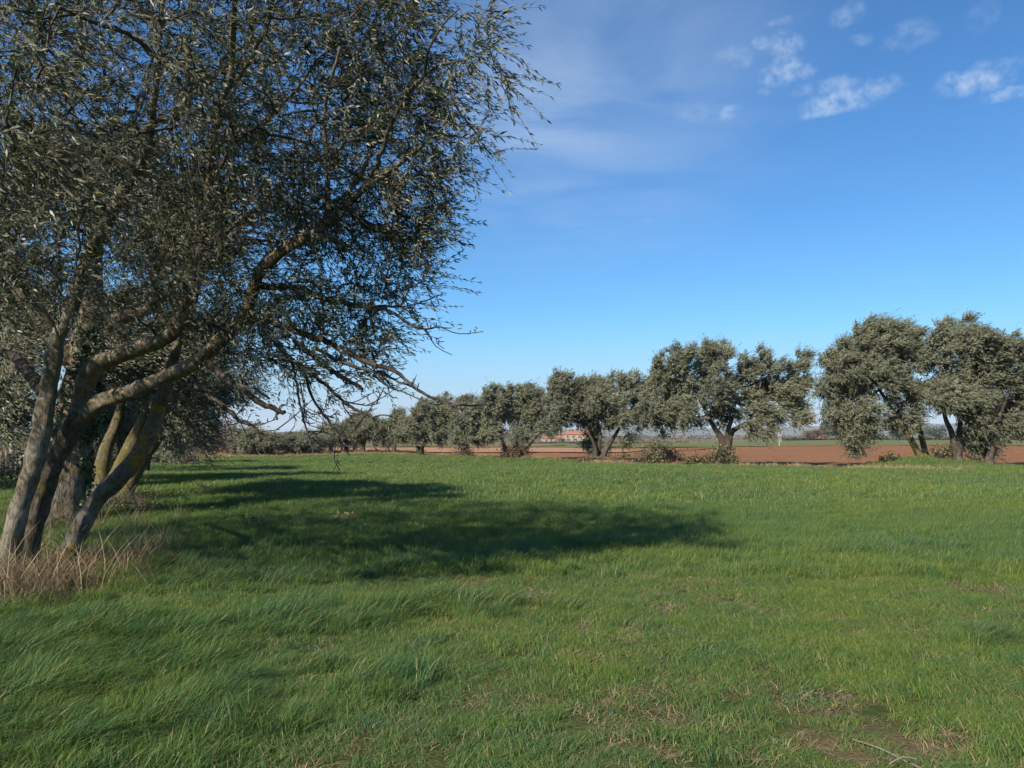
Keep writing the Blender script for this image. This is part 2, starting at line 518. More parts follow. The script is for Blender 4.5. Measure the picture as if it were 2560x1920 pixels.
# meadow soil: green thatch with bare brown patches
m, t = material('meadow_soil')
geo = t.n('ShaderNodeNewGeometry'); pos = geo.outputs['Position']
n1 = t.noise(pos, 9, 6, .65); n2 = t.noise(pos, .8, 5, .6); n3 = t.noise(pos, 40, 4, .6)
col = t.mix(t.smooth(n1, .3, .7), (.040, .062, .016, 1), (.075, .088, .026, 1))
col = t.mix(t.math('MULTIPLY', t.smooth(n2, .50, .66), .75), col, t.mix(n3, (.10, .062, .036, 1), (.20, .15, .085, 1)))
bp = t.n('ShaderNodeBump', ins={'Strength': .8, 'Distance': .04, 'Height': t.math('ADD', n1, n3)})
pr = t.n('ShaderNodeBsdfPrincipled', ins={'Base Color': col, 'Roughness': .95, 'Specular IOR Level': .1, 'Normal': bp.outputs[0]})
finish(t, pr.outputs[0])
M_MEADOW = m


def meadow_relief(X, Y):
    r = .035 * fbm2(X, Y, .9, 4).reshape(X.shape) + .02 * fbm2(X, Y, 3.0, 3).reshape(X.shape)
    edge = np.clip((Y - edge_y(X) + .6) / .6, 0, 1)
    return r - .25 * edge ** 2


sheet('meadow', spaced(-140, 140, -30, 40, .45, 6), lambda x: (np.full_like(x, -20.), edge_y(x) + .0), 230, M_MEADOW, 0.0, meadow_relief)

M_SOIL = soil_material('ploughed_soil', (.158, .070, .031), (.270, .130, .060), (.23, .118, .058), 1.0, .8, .1)
M_SOIL_PALE = soil_material('harrowed_soil', (.29, .155, .085), (.36, .20, .12), (.33, .18, .10), 1.2, .4, .05)
M_SOIL_FAR = soil_material('far_soil', (.20, .10, .055), (.27, .14, .08), (.24, .13, .07), .5, .4, .1)
m, t = material('field_green')
geo = t.n('ShaderNodeNewGeometry'); pos = geo.outputs['Position']
st = t.n('ShaderNodeMapping', ins={0: pos, 3: (.06, .3, 1)}).outputs[0]
n1 = t.noise(st, 1.0, 6, .6); n2 = t.noise(pos, 1.5, 6, .7)
col = t.mix(t.smooth(n1, .3, .7), (.105, .125, .036, 1), (.16, .15, .055, 1))
col = t.mix(t.math('MULTIPLY', t.smooth(n2, .4, .7), .35), col, (.06, .085, .022, 1))
pr = t.n('ShaderNodeBsdfPrincipled', ins={'Base Color': col, 'Roughness': .95, 'Specular IOR Level': .1})
finish(t, pr.outputs[0])
M_FIELD = m


def clods(X, Y):
    n = .05 * fbm2(X, Y, 1.6, 4).reshape(X.shape) + .035 * np.maximum(fbm2(X, Y, 4.2, 2), 0).reshape(X.shape)
    rows = .025 * np.sin((Y * .94 + X * .34) * 5.2)
    bank = .10 * np.exp(-((Y - edge_y(X) - .75) / .35) ** 2) * (1 + .9 * fbm2(X, Y, .8, 2).reshape(X.shape))
    return n + rows * np.clip(1 - (Y - 60) / 60, .2, 1) + bank


sheet('ploughed_field', spaced(-120, 170, -20, 45, .45, 5), lambda x: (edge_y(x) - .7, np.full_like(x, 150.)), 190, M_SOIL, -.13, clods)
sheet('harrowed_strip', np.linspace(-110, 26, 70), lambda x: (np.interp(x, [-110, -20, 0, 12, 26], [95, 84, 79, 84, 104]), np.interp(x, [-110, -20, 0, 12, 26], [128, 118, 112, 110, 106])), 24, M_SOIL_PALE, -.03, lambda X, Y: .02 * fbm2(X, Y, .7, 3).reshape(X.shape))
sheet('green_strip', np.linspace(-140, 46, 60), lambda x: (np.interp(x, [-140, 0, 30, 46], [132, 116, 118, 140]), np.interp(x, [-140, 0, 30, 46], [158, 138, 140, 150.5])), 10, M_FIELD, -.02)
sheet('far_field', spaced(-500, 900, -300, 500, 10, 40), lambda x: (np.full_like(x, 148.), np.full_like(x, 640.)), 60, M_FIELD, -.05)
sheet('far_ploughed_strip', np.linspace(-260, 12, 40), lambda x: (np.interp(x, [-260, 0, 12], [150, 150, 170]), np.interp(x, [-260, 0, 12], [262, 238, 200])), 16, M_SOIL_FAR, .05)

# the wide plain below everything, out to the horizon
m, t = material('plain')
geo = t.n('ShaderNodeNewGeometry'); pos = geo.outputs['Position']
n1 = t.noise(pos, .012, 5, .6)
col = t.mix(t.smooth(n1, .35, .65), (.085, .095, .038, 1), (.15, .105, .06, 1))
pr = t.n('ShaderNodeBsdfPrincipled', ins={'Base Color': col, 'Roughness': 1.0, 'Specular IOR Level': 0.0})
finish(t, pr.outputs[0])
R = 9000.0
g = mesh_obj('ground', [[-R, -R, -3.2], [R, -R, -3.2], [R, R, -3.2], [-R, R, -3.2]], np.array([[0, 1, 2, 3]]), m, smooth=False)
g['kind'] = 'structure'

# low hills on the horizon
m, t = material('hill_woods')
geo = t.n('ShaderNodeNewGeometry'); pos = geo.outputs['Position']
n1 = t.noise(pos, .01, 6, .65)
col = t.mix(t.smooth(n1, .35, .65), (.06, .075, .045, 1), (.13, .115, .075, 1))
pr = t.n('ShaderNodeBsdfPrincipled', ins={'Base Color': col, 'Roughness': 1.0, 'Specular IOR Level': 0.0})
finish(t, pr.outputs[0])
M_HILL = m
xs = np.linspace(-6000, 6000, 160); ys = np.linspace(3800, 6200, 30)
X, Y = np.meshgrid(xs, ys)
ridge = 62 + 26 * fbm2(xs, xs * 0, .0011, 4) + 30 * np.exp(-((xs - 2600) / 900) ** 2) - 25 * np.exp(-((xs + 1200) / 1400) ** 2)
Z = -4 + ridge[None, :] * np.sin(np.clip((Y - 3800) / 2400, 0, 1) * math.pi) ** .8 + 5 * fbm2(X, Y, .004, 3).reshape(X.shape)
nx = len(xs); i = np.arange(len(ys) - 1)[:, None] * nx + np.arange(nx - 1)[None, :]
o = mesh_obj('hills', np.stack([X.ravel(), Y.ravel(), Z.ravel()], 1), np.stack([i, i + 1, i + nx + 1, i + nx], -1).reshape(-1, 4), M_HILL)
o['kind'] = 'structure'


def gp(xs_, d):
    """a point on the ground below a column of the photograph at depth d"""
    x = float(src_dir(xs_, 1000)[0] * d)
    return np.array([x, d, float(ground_z(np.array([x]), np.array([d]))[0])])


# ------------------------------------------------------------------ trees
WIND = unit(np.array([.93, .12, -.30]))


def foliage(base, d0, length, npairs, ll, lw, wind=.5, droop=.35, leafwind=.55, splay=.6, rng=RNG, curl=.1, tri=False):
    """leaf quads on bent twigs; returns leaf verts, leaf faces, twig sample points (T,S,3)"""
    T = len(base)
    s = (np.arange(npairs) + .6) / npairs
    s = s[None, :] + rng.uniform(-.3, .3, (T, npairs)) / npairs
    bend = (WIND * wind + np.array([0, 0, -droop]))[None, :] * (.6 + .8 * rng.random((T, 1)))
    L = length[:, None, None]
    pos = base[:, None, :] + L * (s[..., None] * d0[:, None, :] + (s ** 2)[..., None] * .5 * bend[:, None, :])
    tan = unit(d0[:, None, :] + s[..., None] * bend[:, None, :])
    rv = unit(rng.normal(size=(T, npairs, 3)))
    side = unit(np.cross(tan, rv))
    pos = np.repeat(pos[:, :, None, :], 2, 2); tan = np.repeat(tan[:, :, None, :], 2, 2)
    side = np.stack([side, -side], 2)
    d = unit(tan * .7 + side * splay + WIND * leafwind * (0.5 + rng.random((T, npairs, 2, 1))) + rng.normal(size=side.shape) * .15)
    up = np.array([-.25, -.35, .9]) + rng.normal(size=side.shape) * .75
    n = unit(up - d * np.sum(up * d, -1, keepdims=True))
    wv = np.cross(d, n)
    sz = (.5 + .75 * rng.random((T, npairs, 2, 1))) * (1.12 - .3 * s[:, :, None, None])
    l = ll * sz; wd = lw * sz * .5
    p0 = pos; pm = pos + d * l * .45 + n * l * curl * .5
    tip = pos + d * l - n * l * curl
    if tri:
        V = np.stack([p0 - wv * wd, tip, p0 + wv * wd], 3).reshape(-1, 3)
        F = np.arange(len(V)).reshape(-1, 3)
    else:
        V = np.stack([p0, pm - wv * wd, tip, pm + wv * wd], 3).reshape(-1, 3)
        F = np.arange(len(V)).reshape(-1, 4)
    ss = np.array([0, .5, 1.0])[None, :, None]
    tw = base[:, None, :] + L * (ss * d0[:, None, :] + ss ** 2 * .5 * bend[:, None, :])
    return V, F, tw


def twig_tubes(mb, tw, r0, r1):
    """three sided twigs, all at once; tw is (T,S,3)"""
    T, S, _ = tw.shape
    if T == 0:
        return
    t = unit(np.gradient(tw, axis=1))
    A = unit(np.cross(t, np.array([.31, .77, .55]))); B = np.cross(t, A)
    r = np.linspace(r0, r1, S)[None, :, None, None]
    ang = np.arange(3) / 3 * 2 * math.pi
    V = tw[:, :, None, :] + r * (np.cos(ang)[None, None, :, None] * A[:, :, None, :] + np.sin(ang)[None, None, :, None] * B[:, :, None, :])
    V = V.reshape(-1, 3)
    b = (np.arange(T) * S * 3)[:, None, None] + (np.arange(S - 1) * 3)[None, :, None]
    j = np.arange(3)[None, None, :]; j2 = (j + 1) % 3
    F = np.stack([b + j, b + j2, b + 3 + j2, b + 3 + j], -1).reshape(-1, 4)
    mb.add(V, F)


def grow(stem_pts, stem_rad, stem_len, anchors, wpath=.25):
    """joins every anchor to the nearest part of the growing tree; returns parents (index < ns is a stem node)"""
    ns = len(stem_pts); n = len(anchors)
    pos = np.vstack([stem_pts, anchors])
    plen = np.r_[stem_len, np.zeros(n)]
    parent = np.full(ns + n, -1)
    best = np.full(n, 1e9); bp_ = np.zeros(n, int)
    for c in range(0, ns, 200):
        d = np.linalg.norm(anchors[:, None, :] - stem_pts[None, c:c + 200, :], axis=2)
        cost = d + wpath * stem_len[None, c:c + 200]
        k = cost.argmin(1); v = cost[np.arange(n), k]
        up = v < best; best[up] = v[up]; bp_[up] = k[up] + c
    todo = np.ones(n, bool); order = []
    for _ in range(n):
        k = int(np.where(todo, best, 1e9).argmin())
        todo[k] = False
        p = bp_[k]; parent[ns + k] = p
        plen[ns + k] = plen[p] + np.linalg.norm(anchors[k] - pos[p])
        order.append(k)
        d = np.linalg.norm(anchors - anchors[k], axis=1) + wpath * plen[ns + k]
        up = todo & (d < best); best[up] = d[up]; bp_[up] = ns + k
    return parent, order


def branch_mesh(mb, stem_pts, stem_rad, anchors, parent, order, rtip, kside=5, rng=RNG, power=.5):
    ns = len(stem_pts); n = len(anchors)
    pos = np.vstack([stem_pts, anchors])
    cnt = np.ones(n); kids = {}
    for k in reversed(order):
        p = parent[ns + k]
        kids.setdefault(p, []).append(k)
        if p >= ns:
            cnt[p - ns] += cnt[k]
    rad = rtip * cnt ** power
    for k in order:
        p = parent[ns + k]
        rad[k] = min(rad[k], .75 * stem_rad[p] if p < ns else rad[p - ns])
    starts = []
    for p, ks in kids.items():
        ks.sort(key=lambda q: -cnt[q])
        starts += ks if p < ns else ks[1:]
    for k in starts:
        chain = [parent[ns + k], ns + k]; r = [rad[k], rad[k]]
        cur = k
        while ns + cur in kids:
            cur = kids[ns + cur][0]
            chain.append(ns + cur); r.append(rad[cur])
        r[-1] = max(r[-1] * .6, rtip * .6)
        pts = np.column_stack([pos[chain], r])
        step = .12 if rad[k] > .02 else .2
        q = resample(pts, max(step, rad[k] * 2))
        if len(q) > 3:
            L = np.linalg.norm(q[-1, :3] - q[0, :3])
            j = rng.normal(size=(len(q), 3)) * min(.03, .012 * L + .004)
            j[0] = 0
            q[:, :3] += j
        mb.tube(q[:, :3], np.maximum(q[:, 3], rtip * .4), kside if rad[k] > rtip * 2.5 else 3, cap=False)
    return rad


def ellipsoid_points(c, r, n, rng):
    v = unit(rng.normal(size=(n, 3))) * (rng.random((n, 1)) ** .36)
    return np.asarray(c) + v * np.asarray(r)


def crown_points(clumps, d, n_per, rng, depth=1.0, dspread=1.0, shrink=.90, fill=.16, pull=.95, drop=5.0):
    """clumps in photograph pixels (x, y, rx, ry[, depth offset]) at depth d -> anchor points"""
    out = []
    mx, my = np.mean([c[0] for c in clumps]), np.mean([c[1] for c in clumps])
    for c in clumps:
        x, y, rx, ry = c[:4]
        x, y = mx + (x - mx) * pull, my + (y - my) * pull + drop
        dd = d + (c[4] if len(c) > 4 else rng.uniform(-dspread, dspread))
        p = P(x, y, dd)
        k = .4 * dd / FPX
        n = max(3, int(n_per * rx * ry / 2000.0))
        rx, ry = rx * shrink, ry * shrink
        out.append(ellipsoid_points(p, (rx * k, (rx + ry) * .5 * k * depth, ry * k), n, rng))
    cs = np.array([o.mean(0) for o in out]); n = int(fill * sum(len(o) for o in out))
    if n and len(cs) > 3:                                # thin growth bridging neighbouring boughs
        a = rng.integers(0, len(cs), n)
        dist = np.linalg.norm(cs[:, None] - cs[None], axis=2); np.fill_diagonal(dist, 1e9)
        b = np.argsort(dist, 1)[a, rng.integers(0, min(4, len(cs) - 1), n)]
        f = rng.random((n, 1))
        out.append(cs[a] * (1 - f) + cs[b] * f + rng.normal(size=(n, 3)) * .25)
    return np.vstack(out)


def stem_nodes(stems):
    pts, rad, ln = [], [], []
    for q in stems:
        s = np.r_[0, np.cumsum(np.linalg.norm(np.diff(q[:, :3], axis=0), axis=1))]
        pts.append(q[:, :3]); rad.append(q[:, 3]); ln.append(s)
    return np.vstack(pts), np.concatenate(rad), np.concatenate(ln)


def olive(name, label, group, base, stems, anchors, twigs, pairs, leaf, mats, seed, tl=(.35, .7), rtip=.012, cat='olive tree', skip=.35,
          wind=.55, droop=.25, leafwind=.7, upward=.55, nside=10, twigmesh=False):
    """stems: list of (m,4) arrays x y z r, world; anchors (n,3)"""
    rng = np.random.default_rng(seed)
    root = empty(name, base, label, cat, group)
    qs = []
    for st in stems:
        st = np.asarray(st, float)
        q = resample(st, max(.06, st[0, 3] * .7))
        qs.append(q)
        mb = MB(); mb.tube(q[:, :3], q[:, 3], nside, noise=.22, nscale=4.0, ridge=.07)
        mb.build('trunk', mats[0], root)
    sp, sr, sl = stem_nodes(qs)
    keep = sl > skip * sl.max()
    sp2, sr2, sl2 = sp[keep], sr[keep], sl[keep]
    par, order = grow(sp2, sr2, sl2 * .3, anchors)
    mb = MB()
    branch_mesh(mb, sp2, sr2, anchors, par, order, rtip, 5, rng)
    cen = anchors.mean(0)
    allp = np.vstack([sp2, anchors])
    outw = unit(anchors - allp[par[len(sp2):]]) * .6 + unit(anchors - cen) * .5 + np.array([0, 0, upward])
    b = np.repeat(anchors, twigs, 0)
    d0 = unit(np.repeat(outw, twigs, 0) + rng.normal(size=(len(b), 3)) * .65)
    b = b + rng.normal(size=b.shape) * .10
    ln = rng.uniform(tl[0], tl[1], len(b)) * np.where(rng.random(len(b)) < .12, 1.6, 1.0)
    top = (b[:, 2] > np.quantile(b[:, 2], .72))[:, None]
    d0 = unit(d0 + np.where(top, 1, 0) * np.array([-.1, 0, .5]))
    V, F, tw = foliage(b, d0, ln, pairs, leaf[0], leaf[1], wind, droop, leafwind, rng=rng, tri=True)
    if twigmesh:
        twig_tubes(mb, tw, .004, .002)
    o = mb.build('branches', mats[1], root); o['kind'] = 'stuff'
    o = mesh_obj('crown', V, F, mats[2], root, smooth=False); o['kind'] = 'stuff'
    return root


def stemline(rows, r0, r1):
    a = np.array([P(*r) for r in rows])
    return np.column_stack([a, np.linspace(r0, r1, len(a))])


def grounded(st, sink=.12):
    """put the foot of a stem a little into the ground"""
    x, y = st[0, 0], st[0, 1]
    st[0, 2] = ground_z(np.array([x]), np.array([y]))[0] - sink
    return st


# ---- the big olive in front on the left, limbs followed from the photograph, each at its own depth
rng = np.random.default_rng(11)


def limb(rows):
    """rows: x, y, depth, radius"""
    a = np.array([[*P(r[0], r[1], r[2]), r[3]] for r in rows])
    return resample(a, .07)


T1 = limb([(-2, 1478, 8.6, .20), (14, 1430, 8.6, .140), (45, 1285, 8.6, .112), (90, 1134, 8.55, .104), (116, 999, 8.5, .098), (130, 931, 8.45, .095), (141, 859, 8.4, .088),
           (167, 798, 8.35, .082), (185, 755, 8.3, .078), (203, 682, 8.2, .072), (231, 625, 8.1, .068), (252, 590, 8.05, .064), (273, 544, 8.0, .06), (300, 490, 7.9, .055),
           (327, 451, 7.8, .05), (359, 399, 7.7, .045), (374, 340, 7.5, .04), (384, 260, 7.3, .034), (398, 150, 7.0, .028), (405, 20, 6.7, .022), (430, -120, 6.4, .015)])
T2 = limb([(36, 1466, 9.0, .24), (54, 1420, 9.0, .155), (87, 1303, 9.0, .122), (130, 1158, 8.95, .118), (174, 1086, 8.9, .125), (210, 1030, 8.85, .13)])
LA = limb([(196, 1050, 8.85, .12), (208, 970, 8.8, .115), (241, 912, 8.7, .115), (275, 897, 8.6, .10), (337, 873, 8.4, .09), (415, 845, 8.2, .085), (450, 808, 8.1, .085), (467, 780, 8.0, .08),
           (485, 726, 7.95, .062), (500, 653, 7.9, .056), (509, 581, 7.8, .052), (518, 518, 7.7, .05), (529, 376, 7.5, .045), (550, 260, 7.2, .04), (576, 202, 7.0, .036), (581, 110, 6.8, .03), (590, -20, 6.4, .024), (620, -160, 6.0, .016)])
LB = limb([(205, 1035, 8.85, .12), (270, 999, 8.7, .10), (337, 975, 8.5, .09), (415, 941, 8.3, .085), (482, 912, 8.1, .083), (520, 878, 8.0, .08), (578, 825, 7.8, .078), (615, 785, 7.7, .07),
           (630, 735, 7.6, .066), (652, 676, 7.5, .064), (690, 641, 7.4, .062), (731, 612, 7.3, .06), (789, 575, 7.1, .056), (833, 552, 7.0, .05), (876, 502, 6.9, .044), (930, 455, 6.8, .036), (990, 415, 6.6, .028), (1060, 360, 6.5, .018)])
T3 = limb([(146, 1436, 9.6, .17), (169, 1394, 9.6, .118), (202, 1317, 9.6, .112), (246, 1245, 9.6, .11), (299, 1192, 9.55, .11), (347, 1134, 9.5, .105), (381, 1061, 9.4, .095), (402, 1004, 9.35, .085), (418, 960, 9.3, .075),
           (440, 880, 9.2, .06), (455, 800, 9.1, .05), (470, 700, 9.0, .04), (500, 560, 8.8, .03)])
near_base = P(50, 1450, 8.95); near_base[2] = 0
NEAR = empty('olive_tree', near_base, 'biggest and nearest olive, crown filling the upper corner and bare twigs hanging before the sky', 'olive tree', 'olives of the near row')
for q, mt in ((T1, M_BARK1), (T2, M_BARK2), (T3, M_BARK3)):
    q[:, 3] *= .92
    mb = MB(); mb.tube(q[:, :3], q[:, 3], 28, noise=.30, nscale=7.5, ridge=.09)
    mb.build('trunk', mt, NEAR)
for q in (LA, LB):
    q[:, 3] *= .88
    mb = MB(); mb.tube(q[:, :3], q[:, 3], 22, noise=.32, nscale=8, ridge=.08)
    mb.build('limb', M_BARKL, NEAR)
SUB = [  # further limbs and bare branches: rows of x, y, depth ; first and last radius
    ([(584, 214, 7.05), (631, 136, 6.8), (665, 70, 6.6), (690, -40, 6.3), (720, -160, 6.1)], .028, .012),
    ([(312, 443, 7.85), (280, 390, 7.7), (245, 345, 7.5), (170, 325, 7.2), (90, 330, 6.9)], .03, .012),
    ([(142, 824, 8.4), (115, 790, 8.3), (84, 761, 8.2), (58, 720, 8.1), (17, 677, 7.9), (-60, 640, 7.7)], .04, .02),
    ([(112, 985, 8.5), (70, 930, 8.9), (29, 890, 9.2), (-40, 860, 9.5), (-140, 800, 9.7)], .075, .04),
    ([(798, 566, 7.1), (830, 520, 7.0), (862, 488, 6.9), (900, 440, 6.8), (925, 380, 6.7)], .034, .014),
    ([(818, 540, 7.0), (819, 462, 7.0), (817, 400, 6.9), (810, 310, 6.8), (822, 220, 6.6), (850, 120, 6.4)], .03, .012),
    ([(500, 640, 7.9), (545, 600, 7.8), (590, 560, 7.7), (640, 520, 7.6), (690, 470, 7.5), (740, 430, 7.4)], .034, .014),
    ([(529, 380, 7.5), (580, 340, 7.4), (640, 320, 7.3), (700, 270, 7.1), (760, 200, 6.9)], .028, .012),
    ([(273, 544, 8.0), (230, 480, 7.7), (180, 420, 7.3), (120, 380, 6.8), (60, 300, 6.2)], .035, .015),
    ([(398, 150, 7.0), (330, 90, 6.4), (250, 60, 5.8), (150, 20, 5.2)], .026, .012),
    ([(930, 455, 6.8), (955, 380, 6.6), (985, 290, 6.4), (1040, 210, 6.2), (1100, 160, 6.0)], .026, .010),
    ([(1060, 185, 6.15), (1075, 120, 6.0), (1110, 60, 5.9), (1150, 20, 5.8)], .014, .006),
    ([(1100, 160, 6.0), (1160, 150, 5.9), (1220, 120, 5.8), (1262, 90, 5.75)], .010, .004),
    # lower right: leafy and bare drooping branches
    ([(640, 712, 7.6), (687, 720, 7.5), (745, 718, 7.4), (817, 749, 7.3), (900, 767, 7.2), (961, 775, 7.1), (1016, 804, 7.05), (1052, 822, 7.0), (1090, 818, 6.95), (1128, 820, 6.9)], .042, .005),
    ([(925, 769, 7.2), (960, 765, 7.15), (990, 766, 7.1), (1008, 753, 7.0), (1030, 700, 6.9)], .02, .006),
    ([(625, 780, 7.7), (672, 800, 7.6), (720, 822, 7.5), (775, 840, 7.4), (826, 856, 7.3), (860, 879, 7.2), (918, 905, 7.1), (970, 920, 7.0), (1005, 937, 6.95), (1034, 969, 6.9), (1070, 988, 6.85), (1106, 1001, 6.8), (1167, 1014, 6.7), (1207, 1010, 6.65), (1225, 1002, 6.6)], .045, .005),
    ([(790, 870, 7.4), (849, 903, 7.3), (898, 920, 7.2), (947, 931, 7.15), (985, 948, 7.1), (1030, 967, 7.0)], .02, .012),
    ([(945, 931, 7.15), (952, 948, 7.1), (976, 969, 7.1), (1011, 981, 7.0), (1063, 1004, 6.95), (1092, 1012, 6.9), (1122, 1004, 6.85)], .012, .004),
    ([(735, 850, 7.5), (790, 895, 7.4), (820, 917, 7.3), (860, 946, 7.25), (905, 972, 7.2)], .03, .018),
    ([(690, 860, 7.6), (730, 900, 7.5), (770, 930, 7.45), (811, 960, 7.4), (855, 1001, 7.3), (889, 1024, 7.2), (933, 1046, 7.1), (947, 1082, 7.05), (962, 1106, 7.0), (977, 1131, 6.95)], .03, .005),
    ([(930, 1044, 7.1), (962, 1037, 7.05), (999, 1050, 7.0), (1028, 1073, 6.9)], .010, .004),
    ([(858, 1003, 7.3), (904, 1012, 7.2), (925, 1014, 7.2), (950, 1007, 7.1)], .010, .004),
    ([(730, 900, 7.5), (742, 960, 7.45), (750, 1012, 7.4), (768, 1079, 7.3), (776, 1100, 7.25), (786, 1122, 7.2), (805, 1128, 7.15), (826, 1134, 7.1)], .016, .004),
    ([(768, 1079, 7.3), (802, 1079, 7.2), (825, 1085, 7.15), (840, 1098, 7.1), (843, 1108, 7.1)], .010, .004),
    ([(750, 955, 7.4), (760, 1010, 7.35), (766, 1055, 7.3), (785, 1067, 7.25), (810, 1072, 7.2)], .008, .003),
    ([(760, 925, 7.5), (785, 1001, 7.4), (820, 1050, 7.3), (852, 1088, 7.2), (857, 1105, 7.15), (868, 1115, 7.1), (888, 1120, 7.05)], .018, .004),
    ([(850, 1086, 7.2), (862, 1072, 7.15), (866, 1064, 7.1)], .007, .003),
    ([(853, 1090, 7.2), (868, 1084, 7.15), (876, 1090, 7.1)], .008, .003),
    ([(855, 1001, 7.3), (862, 1020, 7.2), (881, 1047, 7.1), (886, 1064, 7.05), (892, 1078, 7.0)], .009, .003),
    ([(947, 1084, 7.05), (935, 1090, 7.0), (931, 1105, 6.95), (938, 1122, 6.9), (955, 1129, 6.9)], .008, .003),
    ([(515, 905, 8.0), (577, 955, 7.85), (615, 983, 7.75), (653, 1008, 7.7), (696, 1026, 7.6), (714, 1031, 7.55)], .048, .022),
    ([(690, 1026, 7.6), (693, 1038, 7.58), (693, 1050, 7.56)], .022, .008),
    ([(587, 960, 7.8), (615, 968, 7.75), (641, 975, 7.7), (673, 998, 7.65)], .022, .010),
    ([(480, 940, 8.1), (519, 985, 8.0), (577, 1031, 7.9), (597, 1051, 7.85), (628, 1064, 7.8), (653, 1082, 7.75), (673, 1094, 7.7), (700, 1108, 7.65), (724, 1112, 7.6)], .032, .004),
    ([(597, 1051, 7.85), (628, 1060, 7.8), (658, 1060, 7.75), (696, 1046, 7.7)], .014, .004),
    ([(673, 1092, 7.7), (711, 1089, 7.65), (727, 1078, 7.6), (737, 1064, 7.6)], .009, .003),
    ([(540, 1000, 8.0), (560, 1040, 7.9), (578, 1080, 7.85), (580, 1105, 7.8)], .012, .004),
    ([(650, 1080, 7.75), (680, 1076, 7.7), (700, 1074, 7.65)], .008, .003),
    ([(600, 1053, 7.85), (618, 1090, 7.8), (632, 1108, 7.75)], .008, .003),
]
sub_q = []
mbb = MB()
twiglets = []
for rows, r0, r1 in SUB:
    a = np.array([P(*r) for r in rows])
    a = np.column_stack([a, np.linspace(r0 ** .7, r1 ** .7, len(a)) ** (1 / .7)])
    q = resample(a, .06)
    q[1:, :3] += rng.normal(size=(len(q) - 1, 3)) * np.minimum(.006, q[1:, 3:4] * .3)
    sub_q.append(q)
    if len(sub_q) > 13:
        q[:, 3] = np.maximum(q[:, 3] * .88, .0042)
    if r0 >= .028:
        mb = MB(); mb.tube(q[:, :3], q[:, 3], 9, noise=.2, nscale=14, ridge=.04)
        mb.build('limb', M_BARKL if len(sub_q) <= 13 and len(sub_q) != 4 else M_BARKD, NEAR)
    else:
        mbb.tube(q[:, :3], q[:, 3], 6, noise=.15, nscale=25)
# short bare spurs with buds along the hanging branches
for qi, q in enumerate(sub_q):
    if qi < 13:
        continue
    for k in range(4, len(q) - 1):
        if rng.random() < .55 and q[k, 3] < .024:
            tdir = unit(q[k + 1, :3] - q[k - 1, :3])
            dv = unit(tdir * .6 + np.array([rng.normal() * .5, rng.normal() * .6, rng.uniform(-.5, .9)]))
            L = rng.choice([.03, .05, .09, .16, .26, .38], p=[.22, .24, .2, .14, .12, .08])
            c = np.array([q[k, :3], q[k, :3] + dv * L * .5, q[k, :3] + dv * L + np.array([.15, 0, .2]) * L])
            mbb.tube(resample(c, max(.02, L / 4)) if L > .1 else c, np.linspace(.0068, .0040, len(resample(c, max(.02, L / 4)))) if L > .1 else [.0075, .0058, .0046], 4)
            if L > .15:
                for e in range(4):
                    f_ = rng.uniform(.3, 1); p0 = c[0] * (1 - f_) + c[2] * f_
                    mbb.tube(np.array([p0, p0 + unit(dv + rng.normal(size=3) * .8) * .03, p0 + unit(dv + rng.normal(size=3) * .8) * rng.uniform(.04, .10)]), [.0048, .0042, .0036], 3)
# crown anchors: sampled inside the outline of the crown, at depths from over the camera to behind the trunk
POLY = np.array([(-1250, -100), (-900, -480), (-500, -700), (500, -800), (900, -560), (1010, -300), (1060, -120), (1078, 20), (1088, 120), (1100, 235), (1116, 294), (1130, 364), (1120, 447), (1108, 529), (1085, 588), (1062, 660), (1066, 775),
                 (1060, 800), (985, 770), (965, 850), (975, 895), (938, 935), (860, 945), (842, 1005), (800, 1032), (768, 1010), (735, 985), (690, 915), (640, 890), (520, 880), (420, 830), (250, 800), (100, 780), (-200, 820), (-620, 760), (-1000, 620), (-1250, 400)], float)


def inside(px, py, poly):
    r = np.zeros(len(px), bool); j = len(poly) - 1
    for i in range(len(poly)):
        xi, yi = poly[i]; xj, yj = poly[j]
        c = ((yi > py) != (yj > py)) & (px < (xj - xi) * (py - yi) / (yj - yi + 1e-12) + xi)
        r ^= c; j = i
    return r


NA = 35000
px = rng.uniform(-1250, 1200, NA); py = rng.uniform(-800, 1050, NA)
ok = inside(px, py, POLY)
px, py = px[ok], py[ok]
near_d = np.interp(px, [-1250, -620, 0, 500, 900, 1200], [5.0, 3.9, 3.9, 5.0, 5.7, 5.6])
near_d = near_d + np.interp(py, [-700, 0, 500, 800, 1000], [0, 0, 1.0, 1.5, 1.6])
far_d = np.interp(px, [-1250, -620, 0, 500, 900, 1200], [7.5, 9.8, 10.2, 9.4, 8.0, 7.2])
far_d = far_d - np.interp(py, [-800, 200, 900], [.8, 0, .6])
dd = near_d + (far_d - near_d) * rng.random(len(px))
pts = np.array([P(a, b, c) for a, b, c in zip(px, py, dd)])
# keep a clumped subset (dense boughs and gaps), thinner towards the lower left and the drooping lower right
dens = .55 + .8 * fbm(pts * 1.3 + 40, 3)
wgt = np.ones(len(px))
wgt *= np.where((py > 560) & (px < 420), .60, 1)
wgt *= np.where((py > 640) & (px > 640), 1.0, 1)
wgt *= np.where((py > 420) & (py < 800) & (px > 420) & (px < 1000), 1.25, 1)
wgt *= np.where(py < -150, .5, 1)
wgt *= np.where(px < -60, .80, 1)
wgt *= np.where((px > -60) & (px < 560) & (py < 520), 1.1, 1)
wgt *= np.where((px > 640) & (py > 240) & (py < 620), .95, 1)
vol = dd ** 2 / 49.0                                     # even density in space rather than in the picture
sel = rng.random(len(px)) < np.clip(dens, .05, 1.1) * wgt * vol * .212
pts = pts[sel & (pts[:, 2] < 8.6)]
